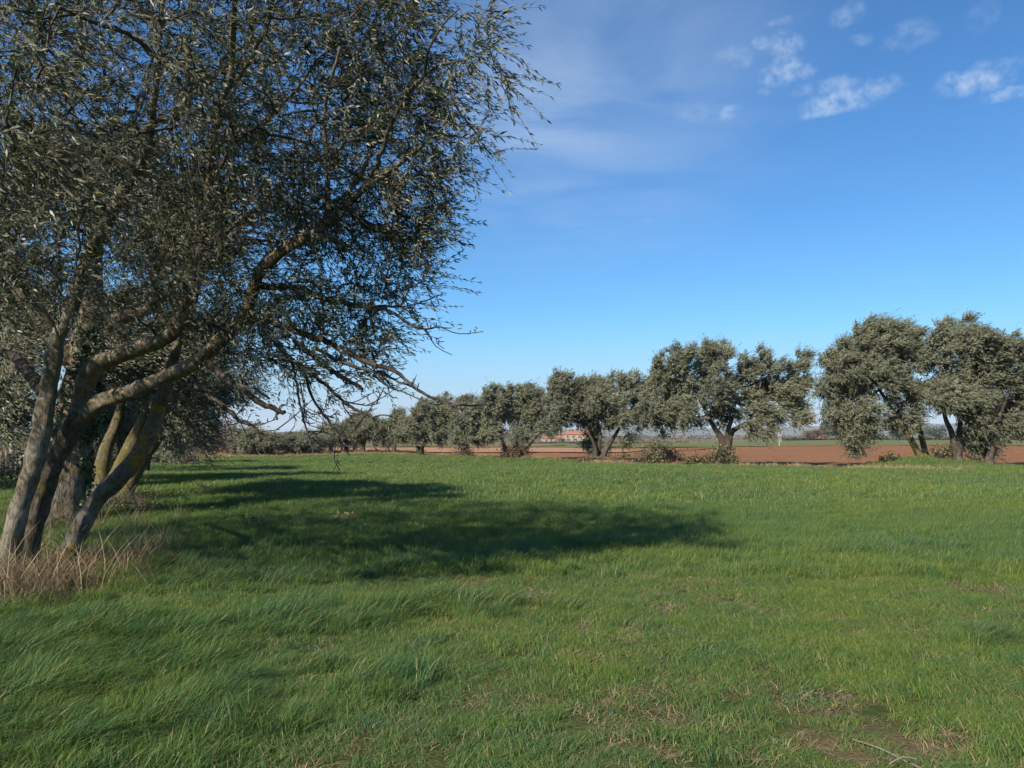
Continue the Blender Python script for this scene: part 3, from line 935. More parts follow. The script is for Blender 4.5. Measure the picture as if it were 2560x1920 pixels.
# outlying sprigs against the sky on the right
spr = [(1160, 50, 5.8), (1190, 85, 5.8), (1220, 55, 5.75), (1205, 110, 5.75), (1228, 125, 5.75), (1240, 170, 5.7), (1190, 150, 5.8), (1165, 130, 5.85), (1245, 190, 5.7), (1135, 180, 5.9), (1150, 215, 5.9), (1180, 320, 6.1), (1150, 340, 6.1), (1200, 350, 6.05), (1130, 250, 6.0)]
spr = np.array([P(*s) for s in spr])
sp, sr, sl = stem_nodes([T1[len(T1) // 3:], LA[len(LA) // 5:], LB[len(LB) // 5:], T3[int(len(T3) * .75):]] + sub_q)
anchors = np.vstack([pts, spr])
par, order = grow(sp, sr, sl * .1, anchors, .15)
branch_mesh(mbb, sp, sr, anchors, par, order, .0045, 5, rng, .52)
allp = np.vstack([sp, anchors])
outw = unit(anchors - allp[par[len(sp):]]) * .8 + np.array([.15, -.1, .1])
TW = 7
b = np.repeat(anchors, TW, 0)
d0 = unit(np.repeat(outw, TW, 0) + rng.normal(size=(len(b), 3)) * .75)
b = b + rng.normal(size=b.shape) * .04
low = np.clip((4.2 - b[:, 2]) / 2.5, 0, 1)
V, F, tw = foliage(b, d0, rng.uniform(.20, .46, len(b)), 8, .066, .0145, .55, .35, .50, rng=rng)
twig_tubes(mbb, tw, .0028, .0014)
print('near tree: anchors', len(anchors), 'leaves', len(F))
o = mbb.build('branches', M_TWIG, NEAR); o['kind'] = 'stuff'
o = mesh_obj('crown', V, F, M_LEAF, NEAR, smooth=False); o['kind'] = 'stuff'
# dark ripe fruit on the outer sprigs
mb = MB()
for k in range(46):
    c = (spr[rng.integers(len(spr))] if k < 22 else pts[rng.integers(len(pts))]) + rng.normal(size=3) * .09
    th = np.linspace(0, math.pi, 5)
    mb.tube(np.array([c + np.array([0, 0, .009 * math.cos(a)]) for a in th]), .0065 * np.sin(th) + .0004, 6, cap=False)
m_ol = plain_material('ripe_olive', (.012, .010, .016), (.03, .02, .03), 30, .35, 0)
o = mb.build('fruit', m_ol, NEAR); o['kind'] = 'stuff'

# ---- the near row going back on the left
GL = 'olives of the near row'


def auto_clumps(x0, x1, y0, y1, n, rr, rng):
    c = []
    for _ in range(n):
        a = rng.uniform(0, 2 * math.pi); r = math.sqrt(rng.random())
        c.append(((x0 + x1) / 2 + (x1 - x0) / 2 * r * math.cos(a), (y0 + y1) / 2 + (y1 - y0) / 2 * r * math.sin(a), rr * rng.uniform(.7, 1.2), rr * rng.uniform(.6, 1.0)))
    return c


r2 = np.random.default_rng(5)
# ivy-clad veteran
d = 14.6
st1 = grounded(np.array([[*P(140, 1300, d), .62], [*P(142, 1270, d), .50], [*P(150, 1200, d), .44], [*P(165, 1130, d), .40], [*P(185, 1060, d), .37], [*P(200, 980, d), .33], [*P(212, 880, d), .27], [*P(225, 760, d), .22], [*P(232, 640, d), .16], [*P(250, 500, d), .10]]))
st2 = np.array([[*P(205, 930, d), .2], [*P(150, 870, d - .2), .16], [*P(90, 800, d - .5), .12], [*P(30, 700, d - .8), .09], [*P(-30, 560, d - 1), .05]])
st3 = np.array([[*P(212, 860, d), .17], [*P(290, 800, d + .2), .14], [*P(370, 770, d + .4), .10], [*P(450, 700, d + .6), .07]])
cl = auto_clumps(-160, 520, 330, 760, 26, 85, r2) + auto_clumps(-200, 160, 760, 1000, 8, 60, r2) + auto_clumps(260, 480, 760, 960, 7, 55, r2)
IVY = olive('olive_tree', 'stout olive with rugged pale trunk half wrapped in dark ivy behind the leaning stems', GL, P(150, 1290, d) * [1, 1, 0], [st1, st2, st3],
            crown_points(cl, d, 7, r2, 1.0, 1.6), 16, 7, (.085, .024), (M_BARKG, M_TWIG, M_LEAF_BACK), 21, (.3, .6), .010, nside=22)
# ivy leaves on its right hand side
q = resample(st1, .05)
n = 3400
k = r2.integers(0, len(q) * 6 // 10, n)
a = r2.normal(math.radians(-20), .75, n)
c = q[k, :3]; rad = q[k, 3] * 1.10 + r2.random(n) ** 2 * .10
nrm = np.stack([np.cos(a), np.sin(a), r2.normal(size=n) * .35], 1)
pp = c + nrm * rad[:, None] + np.stack([np.zeros(n), np.zeros(n), r2.uniform(-.1, .1, n)], 1)
keepi = (fbm(pp * 2.2, 3) > -.12) | (c[:, 2] > 1.6)
pp, nrm = pp[keepi], unit(nrm[keepi] + r2.normal(size=(keepi.sum(), 3)) * .5)
dn = unit(np.cross(nrm, r2.normal(size=nrm.shape))); wv = np.cross(dn, nrm); s_ = r2.uniform(.035, .075, (len(pp), 1))
V = np.stack([pp - dn * s_ * .6, pp - wv * s_ * .55, pp + dn * s_ * .7, pp + wv * s_ * .55], 1).reshape(-1, 3)
o = mesh_obj('ivy', V, np.arange(len(V)).reshape(-1, 4), M_IVY, IVY, smooth=False); o['kind'] = 'stuff'

# olive with forked moss-yellow stems leaning right
d = 19.0
s1 = grounded(np.array([[*P(262, 1275, d), .30], [*P(275, 1230, d), .24], [*P(298, 1180, d), .20], [*P(325, 1120, d), .17], [*P(352, 1060, d), .13], [*P(385, 1000, d), .10], [*P(420, 930, d), .08], [*P(450, 850, d), .05]]))
s2 = grounded(np.array([[*P(252, 1275, d + .2), .26], [*P(252, 1200, d + .2), .2], [*P(262, 1130, d + .3), .16], [*P(290, 1060, d + .4), .12], [*P(310, 980, d + .5), .09], [*P(320, 880, d + .5), .05]]))
s3 = grounded(np.array([[*P(300, 1270, d - .2), .2], [*P(330, 1200, d - .2), .16], [*P(385, 1110, d - .3), .11], [*P(440, 1045, d - .4), .085], [*P(520, 1000, d - .5), .06], [*P(580, 960, d - .6), .04]]))
cl = auto_clumps(230, 520, 640, 1040, 22, 62, r2) + auto_clumps(420, 560, 880, 1090, 7, 45, r2) + auto_clumps(480, 640, 880, 1010, 4, 34, r2)
olive('olive_tree', 'olive with moss-yellow forked stems seen just behind the lichened leaning stem', GL, gp(268, d), [s1, s2, s3], crown_points(cl, d, 10, r2, 1.2, 1.6), 18, 7, (.10, .028), (M_BARKM, M_TWIG, M_LEAF_BACK), 22, (.3, .65), .010)
ROWL = [(-60, 21.5, -420, 130, 640, 1110, 30, 'dense grey-green olive at the left picture edge, in front of the paling fence'),
        (330, 26.0, 220, 560, 800, 1110, 20, 'olive with low crown hanging to the grass beside the mossy-stemmed one'),
        (365, 34.0, 260, 520, 900, 1125, 15, 'third olive behind the ivy-clad trunk, crown nearly touching the ground'),
        (395, 44.0, 300, 510, 980, 1135, 12, 'last small olive of the near row before the brown scrub')]
for i, (bx, d, x0, x1, y0, y1, n, lb) in enumerate(ROWL):
    b0 = gp(bx, d)
    k = .4 * d / FPX
    h = (1092 - y0) * k + CAM_H
    s1 = np.array([[b0[0], b0[1], b0[2] - .15, .30], [b0[0] + .05, b0[1], b0[2] + .5, .22], [b0[0] + .3, b0[1], b0[2] + 1.3, .17], [b0[0] + .8, b0[1], b0[2] + .55 * h, .11], [b0[0] + 1.1, b0[1] + .2, b0[2] + .85 * h, .05]])
    s2 = np.array([[b0[0] - .1, b0[1] + .2, b0[2] - .15, .22], [b0[0] - .3, b0[1] + .2, b0[2] + .8, .16], [b0[0] - .9, b0[1] + .4, b0[2] + .55 * h, .10], [b0[0] - 1.3, b0[1] + .4, b0[2] + .8 * h, .05]])
    cl = auto_clumps(x0, x1, y0, y1, n, .42 * (x1 - x0) / math.sqrt(n) * 1.5, r2)
    olive('olive_tree', lb, GL, b0, [s1, s2], crown_points(cl, d, 26 if d > 30 else 14, r2, 1.1, 1.5), 17, 6, (.13, .038), (M_BARKF, M_BARKF, M_LEAF_BACK), 30 + i, (.35, .75), .011)

# ---- the far row on the right
GR = 'olives of the far row'
rr = np.random.default_rng(77)
cA = [(2105, 879, 40, 42), (2150, 851, 35, 45), (2188, 828, 38, 40), (2227, 826, 40, 42), (2266, 840, 40, 42), (2083, 920, 42, 48), (2139, 920, 58, 52), (2208, 892, 62, 58), (2277, 892, 52, 52), (2083, 990, 36, 46), (2139, 990, 52, 48),
      (2208, 948, 58, 44), (2277, 976, 52, 48), (2097, 1040, 38, 34), (2144, 1073, 42, 42), (2133, 1112, 28, 24), (2172, 1031, 40, 38), (2277, 1045, 40, 34), (2240, 1060, 22, 20), (2060, 960, 20, 26)]
cB = [(2402, 812, 42, 34), (2360, 830, 34, 28), (2444, 834, 38, 34), (2346, 879, 40, 50), (2402, 865, 58, 52), (2457, 873, 48, 48), (2513, 879, 45, 44), (2549, 873, 40, 48), (2600, 906, 50, 66), (2374, 948, 52, 48), (2444, 934, 58, 56), (2513, 934, 50, 52),
      (2360, 990, 48, 42), (2430, 1003, 52, 46), (2485, 1017, 48, 42), (2541, 1017, 34, 38), (2585, 976, 50, 58), (2442, 1060, 32, 30), (2446, 1104, 34, 30), (2485, 1059, 44, 34), (2549, 1059, 28, 28), (2610, 1040, 40, 30), (2452, 1128, 22, 16)]
cC = [(1646, 906, 26, 42), (1702, 894, 42, 44), (1788, 888, 58, 52), (1902, 903, 58, 44), (2018, 896, 16, 20), (2003, 942, 38, 46), (1674, 965, 66, 56), (1763, 965, 76, 56), (1864, 965, 76, 56), (1952, 977, 55, 50), (1636, 1015, 46, 46), (1712, 1028, 58, 42),
      (1813, 1028, 56, 36), (1902, 1040, 52, 36), (1990, 1024, 40, 32), (1655, 1060, 36, 26), (1897, 1088, 26, 20), (2010, 1050, 22, 16)]
cD = [(1385, 950, 28, 32), (1410, 957, 33, 32), (1441, 958, 33, 28), (1466, 963, 33, 28), (1504, 958, 43, 33), (1547, 954, 32, 28), (1587, 954, 32, 33), (1612, 974, 26, 28), (1390, 990, 46, 36), (1441, 990, 52, 42), (1491, 998, 52, 42), (1542, 998, 52, 38),
      (1592, 998, 38, 42), (1398, 1033, 42, 32), (1453, 1033, 48, 32), (1499, 1048, 38, 32), (1542, 1041, 36, 26), (1597, 1041, 38, 34), (1377, 1058, 32, 22), (1488, 1082, 30, 24), (1476, 1110, 22, 22), (1567, 1097, 28, 16)]
cE = [(1230, 990, 33, 32), (1291, 979, 33, 28), (1322, 984, 37, 28), (1352, 1000, 32, 28), (1213, 1012, 36, 32), (1263, 1015, 46, 36), (1314, 1015, 46, 36), (1238, 1048, 42, 36), (1301, 1048, 42, 32), (1352, 1048, 36, 32), (1222, 1078, 30, 22), (1301, 1082, 28, 18), (1368, 1066, 26, 20)]
cF = [(1166, 1003, 28, 20), (1140, 1018, 36, 28), (1175, 1035, 42, 32), (1192, 1052, 36, 32), (1157, 1060, 38, 32), (1205, 1084, 30, 26), (1138, 1088, 26, 22), (1176, 1085, 22, 14)]
cG = [(1054, 1014, 28, 24), (1112, 1003, 26, 22), (1071, 1028, 42, 32), (1097, 1020, 36, 32), (1037, 1052, 36, 36), (1080, 1052, 46, 36), (1112, 1060, 32, 32), (1048, 1086, 32, 22), (1092, 1086, 30, 22)]


def S(rows, r0, r1, d):
    return grounded(np.array([[*P(x, y, d + (o[0] if o else 0)), r] for (x, y, *o), r in zip(rows, np.linspace(r0 ** .5, (r1 * .8) ** .5, len(rows)) ** 2 * np.r_[.72, np.full(len(rows) - 1, .56)])]), .2)


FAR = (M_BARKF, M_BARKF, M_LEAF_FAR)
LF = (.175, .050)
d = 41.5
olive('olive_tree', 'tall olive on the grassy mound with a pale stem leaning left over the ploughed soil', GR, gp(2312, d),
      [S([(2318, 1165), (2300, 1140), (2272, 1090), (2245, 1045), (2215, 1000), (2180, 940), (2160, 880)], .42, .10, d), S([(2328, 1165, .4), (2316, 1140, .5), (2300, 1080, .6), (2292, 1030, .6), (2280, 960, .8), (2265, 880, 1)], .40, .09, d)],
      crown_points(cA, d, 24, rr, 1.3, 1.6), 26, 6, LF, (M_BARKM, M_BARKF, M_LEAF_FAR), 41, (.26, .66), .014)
d = 40.5
olive('olive_tree', 'tallest olive of the far row, upright fork, crown reaching the right picture edge', GR, gp(2395, d),
      [S([(2398, 1168), (2392, 1140), (2380, 1085), (2362, 1040), (2350, 960), (2350, 880)], .46, .09, d), S([(2392, 1140, 0), (2398, 1090, 0), (2402, 1030, 0), (2405, 950, .2), (2402, 860, .3)], .36, .10, d), S([(2472, 1172, -.6), (2475, 1140, -.6), (2490, 1090, -.5), (2500, 1040, -.4), (2530, 960, 0)], .44, .12, d)],
      crown_points(cB, d, 24, rr, 1.3, 1.6), 24, 6, LF, FAR, 42, (.26, .66), .014)
d = 44.2
olive('olive_tree', 'olive with one thick trunk forking low before the orange soil, wide windswept crown', GR, gp(1805, d),
      [S([(1805, 1163), (1804, 1140), (1808, 1110), (1800, 1090), (1786, 1070), (1770, 1040), (1740, 980), (1710, 920)], .62, .10, d), S([(1808, 1112), (1824, 1090), (1842, 1070), (1868, 1055), (1890, 1020), (1905, 940)], .42, .10, d), S([(1806, 1105), (1820, 1075), (1828, 1040), (1800, 960), (1792, 900)], .34, .09, d)],
      crown_points(cC, d, 23, rr, 1.2, 1.8), 26, 6, LF, FAR, 43, (.26, .66), .014)
d = 51.0
olive('olive_tree', 'olive with dark stems leaning right in front of the large farmhouse', GR, gp(1500, d),
      [S([(1505, 1150), (1512, 1130), (1530, 1100), (1548, 1070), (1562, 1030), (1570, 980)], .40, .09, d), S([(1500, 1150, .3), (1498, 1120, .4), (1500, 1080, .4), (1485, 1030, .4), (1470, 970, .4)], .30, .08, d), S([(1490, 1150, -.3), (1488, 1120, -.3), (1470, 1080, -.3), (1440, 1030, -.2), (1410, 980, 0)], .28, .07, d)],
      crown_points(cD, d, 30, rr, 1.2, 1.6), 24, 6, LF, FAR, 44, (.26, .62), .014)
d = 57.0
olive('olive_tree', 'olive with two splayed stems and twiggy base left of the low farmhouse', GR, gp(1280, d),
      [S([(1272, 1146), (1264, 1125), (1255, 1100), (1245, 1060), (1235, 1010)], .42, .09, d), S([(1300, 1146), (1310, 1125), (1330, 1105), (1350, 1070), (1350, 1020)], .34, .08, d), S([(1285, 1146), (1290, 1110), (1295, 1060), (1300, 1000)], .3, .08, d)],
      crown_points(cE, d, 40, rr, 1.2, 1.6), 22, 6, LF, FAR, 45, (.26, .62), .014)
d = 62.5
olive('olive_tree', 'olive with single black stump-like trunk, crown reaching down either side of it', GR, gp(1163, d),
      [S([(1163, 1142), (1162, 1120), (1166, 1100), (1178, 1085), (1185, 1050), (1180, 1010)], .66, .10, d), S([(1163, 1110), (1155, 1090), (1148, 1050)], .35, .1, d)],
      crown_points(cF, d, 48, rr, 1.2, 1.4), 20, 6, LF, FAR, 46, (.26, .62), .014)
d = 67.5
olive('olive_tree', 'olive whose trunk forks in a wide V at the field edge', GR, gp(1050, d),
      [S([(1050, 1138), (1048, 1125), (1036, 1105), (1025, 1080), (1030, 1040)], .55, .10, d), S([(1053, 1138), (1055, 1120), (1064, 1100), (1080, 1060), (1090, 1020)], .42, .10, d)],
      crown_points(cG, d, 52, rr, 1.2, 1.4), 20, 6, LF, FAR, 47, (.26, .62), .014)
SMALL = [(985, 70.5, 955, 1030, 1032, 1122, 8, 'small round olive next to the V-forked one, leaves down to the grass'),
         (908, 72.0, 868, 955, 1046, 1120, 8, 'round olive on several dark stems midway along the far row'),
         (866, 72.5, 838, 895, 1060, 1122, 6, 'olive with pale splayed stems under the hanging bare twigs'),
         (828, 71.0, 795, 858, 1064, 1126, 6, 'low olive with dark trunk among pale tufts, left of the splayed one'),
         (770, 69.0, 745, 806, 1078, 1132, 6, 'bushy dark olive near the low end of the far row'),
         (738, 68.0, 708, 765, 1090, 1134, 5, 'smallest bushy olive ending the far row'),
         (643, 66.0, 602, 690, 1078, 1126, 6, 'lone little olive with thin V stem among dry brown grass'),
         (585, 67.0, 555, 612, 1080, 1130, 5, 'grey-green shrubby olive between pinkish scrub and the lone little olive')]
for i, (bx, d, x0, x1, y0, y1, n, lb) in enumerate(SMALL):
    b0 = gp(bx, d); k = .4 * d / FPX; h = (1092 - y0) * k + CAM_H
    st = [np.array([[b0[0], b0[1], b0[2] - .1, .24], [b0[0] + .05, b0[1], b0[2] + .5, .18], [b0[0] + .35 * s, b0[1], b0[2] + .45 * h, .11], [b0[0] + .8 * s, b0[1] + .1, b0[2] + .8 * h, .05]]) for s in (-1, .9)]
    cl = auto_clumps(x0 + 4, x1 - 4, y0 + 4, y1 - 12, n + 2, (x1 - x0) * .32, rr)
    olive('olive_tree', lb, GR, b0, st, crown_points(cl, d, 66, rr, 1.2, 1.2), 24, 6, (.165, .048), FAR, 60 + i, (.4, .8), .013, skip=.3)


# ------------------------------------------------------------------ shrubs, brambles, dry grass
def shrub(name, label, cat, base, radii, n, leaf, mat, seed, stems=26, group=None, wood=M_TWIG, sr=.008):
    g_ = np.random.default_rng(seed)
    root = empty(name, base, label, cat, group)
    b = np.asarray(base, float); rad = np.asarray(radii, float)
    mb = MB()
    ends = []
    for i in range(stems):
        v = unit(g_.normal(size=3)); v[2] = abs(v[2]) * .9 + .2
        e = b + v * rad * g_.uniform(.6, 1.05)
        s0 = b + np.array([g_.normal() * rad[0] * .35, g_.normal() * rad[1] * .35, -.05])
        mid = (s0 + e) / 2 + np.array([0, 0, rad[2] * .18]) + g_.normal(size=3) * rad * .06
        mb.tube(resample(np.array([s0, mid, e]), .25), sr, 3, cap=False); ends.append((s0, mid, e))
    o = mb.build('stems', wood, root); o['kind'] = 'stuff'
    lo = g_.integers(0, stems, n); tt = g_.random(n) ** .6
    s0 = np.array([e[0] for e in ends])[lo]; m1 = np.array([e[1] for e in ends])[lo]; e1 = np.array([e[2] for e in ends])[lo]
    pos = ((1 - tt) ** 2)[:, None] * s0 + (2 * tt * (1 - tt))[:, None] * m1 + (tt ** 2)[:, None] * e1 + g_.normal(size=(n, 3)) * rad * .13
    pos[:, 2] = np.maximum(pos[:, 2], b[2] + .02)
    dn = unit(g_.normal(size=(n, 3)) + WIND * .5); nr = unit(np.cross(dn, g_.normal(size=(n, 3)))); wv = np.cross(dn, nr)
    sz = g_.uniform(.6, 1.3, (n, 1))
    V = np.stack([pos, pos + dn * leaf[0] * sz * .5 - wv * leaf[1] * sz * .5, pos + dn * leaf[0] * sz, pos + dn * leaf[0] * sz * .5 + wv * leaf[1] * sz * .5], 1).reshape(-1, 3)
    o = mesh_obj('foliage', V, np.arange(len(V)).reshape(-1, 4), mat, root, smooth=False); o['kind'] = 'stuff'
    return root


GB = 'bramble bushes along the field edge'
shrub('bramble_bush', 'pale green bramble bush between the leaning-stem olive and the thick-trunked one', 'bush', gp(1645, 46.4), (1.6, 1.1, 1.3), 3400, (.12, .07), M_BRAMBLE, 101, 60, GB)
shrub('bramble_bush', 'dark low bramble sprawl left of the thick forked trunk', 'bush', gp(1752, 43.9), (1.4, .8, .65), 1500, (.13, .08), M_BRAMBLE, 102, 36, GB)
shrub('bramble_bush', 'brambles climbing round the foot of the thick forked trunk', 'bush', gp(1806, 43.5), (1.0, .7, 1.2), 1300, (.13, .08), M_BRAMBLE, 103, 36, GB)
shrub('bramble_bush', 'tan twiggy tangle at the foot of the leaning dark stems', 'bush', gp(1490, 50.4), (1.5, .8, .5), 1200, (.13, .06), M_SCRUB, 104, 60, GB)
shrub('bramble_bush', 'brown thicket between the two splayed stems near the low farmhouse', 'bush', gp(1288, 56.4), (1.4, .8, 1.1), 1700, (.14, .07), M_SCRUB, 105, 70, GB)
shrub('bramble_bush', 'reddish brambles between the stems on the grassy mound', 'bush', gp(2360, 40.9), (.9, .6, .8), 900, (.12, .07), M_BRAMBLE, 106, 36, GB, wood=M_CANE)
shrub('bramble_bush', 'small bramble left of the grassy mound, over bare soil', 'bush', gp(2222, 41.0), (.55, .4, .55), 420, (.12, .07), M_BRAMBLE, 107, 18, GB)
shrub('bramble_bush', 'short bramble right of the leaning dark stems', 'bush', gp(1555, 50.2), (.9, .5, .6), 520, (.13, .07), M_BRAMBLE, 108, 24, GB)
shrub('bramble_bush', 'thin brown suckers round the black stump trunk', 'bush', gp(1160, 62.0), (1.1, .8, 1.0), 900, (.14, .06), M_SCRUB, 109, 50, GB)
GS = 'brown scrub at the far end'
shrub('scrub_bush', 'pinkish bare scrub bush nearest the last olive of the near row', 'bush', gp(520, 70), (2.6, 1.6, 3.2), 4200, (.22, .05), M_SCRUB, 111, 90, GS)
shrub('scrub_bush', 'taller pinkish scrub right of the pinkest bush', 'bush', gp(555, 73), (2.4, 1.6, 3.6), 3600, (.22, .05), M_SCRUB, 112, 80, GS)
shrub('scrub_bush', 'low rusty scrub behind the lone little olive', 'bush', gp(690, 80), (4.0, 1.6, 1.5), 3000, (.22, .06), M_SCRUB, 113, 70, GS)
shrub('scrub_bush', 'brown scrub at the left end behind the drooping near row', 'bush', gp(470, 68), (3.0, 1.6, 2.2), 3200, (.22, .05), M_SCRUB, 114, 70, GS)
shrub('scrub_bush', 'dry brown bush at the foot of the ivy-clad trunk, right side', 'bush', gp(320, 16.5), (.9, .6, .55), 1700, (.05, .022), M_BRAMBLE, 115, 60, GS)
shrub('evergreen_bush', 'dense dark bush behind the paling fence between the near stems', 'bush', gp(150, 36), (3.2, 1.5, 3.6), 9000, (.12, .05), M_LEAF_BACK, 117, 70)
shrub('evergreen_bush', 'dense grey bush filling the gap right of the ivy-clad trunk', 'bush', gp(255, 27), (1.9, 1.2, 2.6), 7000, (.10, .04), M_LEAF_BACK, 118, 60)
shrub('evergreen_bush', 'low dark bush at the left picture edge behind the grass', 'bush', gp(-20, 39), (3.4, 1.4, 2.6), 6500, (.11, .045), M_LEAF_BACK, 119, 60)
shrub('evergreen_bush', 'loose dark bush in front of the paling fence', 'bush', gp(45, 25.5), (1.5, .9, 1.4), 1700, (.10, .04), M_DARKLEAF, 120, 50)
shrub('scrub_bush', 'dark bare shrub under the last near row olive', 'bush', gp(470, 42), (1.2, .8, 1.3), 700, (.12, .03), M_SCRUB, 116, 60, GS)

# ------------------------------------------------------------------ farmhouses, poles, fence, far trees
m, t = material('roof_tiles')
tcn = t.n('ShaderNodeTexCoord'); n1 = t.noise(tcn.outputs['Object'], 2.5, 5, .6)
finish(t, t.n('ShaderNodeBsdfPrincipled', ins={'Base Color': t.mix(n1, (.24, .095, .055, 1), (.34, .15, .09, 1)), 'Roughness': .9}).outputs[0])
M_ROOF = m
M_WALL = plain_material('farm_plaster', (.30, .22, .145), (.38, .29, .20), .7, .9)
M_WALL2 = plain_material('farm_stone', (.22, .17, .115), (.32, .25, .175), .9, .95)
M_DARK = plain_material('window_dark', (.03, .03, .035), (.06, .055, .05), 3, .3)
M_TRIM = plain_material('pale_trim', (.36, .31, .25), (.42, .36, .29), 3, .8)


def house(label, c, size, eave, peak, rz, wallmat, openings, wing=None):
    """gabled farmhouse: long side along local x, front facing -y"""
    L, W = size
    root = empty('farmhouse', c, label, 'house', 'farmhouses beyond the ploughed field')
    root.rotation_euler = (0, 0, rz)
    x, y = L / 2, W / 2
    v = [[-x, -y, -2.5], [x, -y, -2.5], [x, y, -2.5], [-x, y, -2.5], [-x, -y, eave], [x, -y, eave], [x, y, eave], [-x, y, eave], [-x, 0, peak], [x, 0, peak]]
    def put(name, verts, faces, mat, par=root):
        me = bpy.data.meshes.new(name); me.from_pydata([tuple(p) for p in verts], [], faces); me.update(); me.materials.append(mat)
        o_ = bpy.data.objects.new(name, me); COL.objects.link(o_); o_.parent = par
        return o_
    put('wall', v, [(0, 1, 5, 4), (2, 3, 7, 6), (1, 2, 6, 9, 5), (3, 0, 4, 8, 7)], wallmat)
    e = .45; s = (peak - eave) / y
    th = .18
    rv = []
    for sx in (-x - e, x + e):
        rv += [[sx, -y - e, eave - e * s + .03], [sx, 0, peak + .03], [sx, y + e, eave - e * s + .03], [sx, -y - e, eave - e * s + .03 + th], [sx, 0, peak + .03 + th], [sx, y + e, eave - e * s + .03 + th]]
    rf = put('roof', rv, [(0, 6, 7, 1), (1, 7, 8, 2), (3, 4, 10, 9), (4, 5, 11, 10), (0, 3, 9, 6), (2, 8, 11, 5), (0, 1, 4, 3), (1, 2, 5, 4), (6, 9, 10, 7), (7, 10, 11, 8)], M_ROOF)
    ch = MB(); ch.box((x * .4, y * .35, peak + .1), (.7, .7, 1.5)); ch.box((x * .4, y * .35, peak + .95), (.95, .95, .2))
    o_ = ch.build('chimney', wallmat, None, False); o_.parent = rf
    for (ox, oz, ow, oh, kind) in openings:
        mb = MB(); mb.box((ox, -y - .03, oz), (ow, .12, oh))
        o_ = mb.build('door' if kind else 'window', M_DARK, None, False); o_.parent = root
        fr = MB(); f_ = .16
        fr.box((ox, -y - .07, oz + oh / 2 + f_ / 2), (ow + 2 * f_, .2, f_))
        if not kind:
            fr.box((ox, -y - .07, oz - oh / 2 - f_ / 2), (ow + 2 * f_, .24, f_))
        for s_x in (-1, 1):
            fr.box((ox + s_x * (ow / 2 + f_ / 2), -y - .07, oz), (f_, .2, oh))
        q_ = fr.build('frame', M_TRIM, None, False); q_.parent = o_
    return root


def far_pt(x, y, d):
    p = P(x, y, d); return p


h1 = far_pt(1382, 1108, 430); h2 = far_pt(1452, 1108, 420)
house('low ochre farmhouse with orange tiled roof seen past the splayed olive stems', h1, (11.5, 7), 2.7, 4.2, .12, M_WALL,
      [(-4.2, 1.5, .9, 1.1, 0), (-1.6, 1.1, 1.1, 2.1, 1), (1.4, 1.5, .9, 1.1, 0), (4.0, 1.5, .9, 1.1, 0)])
house('tall two-storey stone farmhouse with dark doorways, half hidden by the leaning-stem olive', h2, (17, 9), 4.8, 6.6, -.22, M_WALL2,
      [(-6.4, 3.6, 1.0, 1.2, 0), (-3.2, 3.6, 1.0, 1.2, 0), (0, 3.6, 1.0, 1.2, 0), (4, 3.6, 1.0, 1.2, 0), (-6.0, 1.2, 1.9, 2.4, 1), (-2.4, 1.2, 2.0, 2.4, 1), (1.6, 1.2, 1.6, 2.4, 1), (5.2, 1.4, 1.1, 1.2, 0)])

M_POLE = plain_material('pole_concrete', (.44, .40, .33), (.52, .47, .38), 2, .85)
for i, (x, yb, d, h, lb) in enumerate([(1948, 1112, 150, 7.6, 'nearer pale utility pole standing in the green field beyond the soil'), (1952.5, 1101, 235, 9.0, 'farther white utility pole standing just right of the nearer one')]):
    b0 = far_pt(x, yb, d)
    root = empty('utility_pole', b0, lb, 'pole', 'utility poles in the far field')
    mb = MB(); mb.tube(np.array([b0 + [0, 0, -.6], b0 + [0, 0, h * .5], b0 + [0.02, 0, h]]), [.06, .052, .045], 8); mb.build('post', M_POLE, root)
    mb = MB(); mb.box(b0 + [0, 0, h - .4], (1.5, .1, .12)); mb.build('crossarm', M_POLE, root, False)
    for s in (-.65, 0, .65):
        mb = MB(); mb.tube(np.array([b0 + [s, 0, h - .33], b0 + [s, 0, h - .2], b0 + [s, 0, h - .1]]), [.035, .05, .03], 6); mb.build('insulator', M_TRIM, root)

# weathered paling fence far left behind the trunks
M_WOOD = plain_material('weathered_boards', (.14, .11, .085), (.27, .22, .175), 3.0, .9, .4)
f0 = P(-90, 1192, 31); f1 = P(120, 1186, 33)
root = empty('paling_fence', [*f0[:2], ground_z(f0[:1], f0[1:2])[0]], 'weathered grey paling fence seen left of the pale leaning trunk', 'fence')
fr_ = np.random.default_rng(3)
n = 26
for i in range(n):
    a = min(1, max(0, i / (n - 1) + fr_.normal() * .012)); p = f0 * (1 - a) + f1 * a
    z = ground_z(p[:1], p[1:2])[0]; h = fr_.uniform(.5, 1.35)
    mb = MB(); mb.box((p[0], p[1] + fr_.normal() * .01, z + h / 2 - .05), (.13 + fr_.random() * .04, .03, h), fr_.normal() * .05, .93); mb.build('board', M_WOOD, root, False)
for zz in (.35, .8):
    mb = MB(); c = (f0 + f1) / 2; ln = np.linalg.norm((f1 - f0)[:2]); mb.box((c[0], c[1] + .06, ground_z(c[:1], c[1:2])[0] + zz), (ln, .05, .09), math.atan2(f1[1] - f0[1], f1[0] - f0[0])); mb.build('rail', M_WOOD, root, False)
for a in np.linspace(0, 1, 5):
    p = f0 * (1 - a) + f1 * a; z = ground_z(p[:1], p[1:2])[0]
    mb = MB(); mb.tube(np.array([[p[0], p[1] + .15, z - .2], [p[0] + .02, p[1] + .15, z + .7], [p[0], p[1] + .15, z + 1.45]]), [.07, .065, .06], 7); mb.build('post', M_WOOD, root)


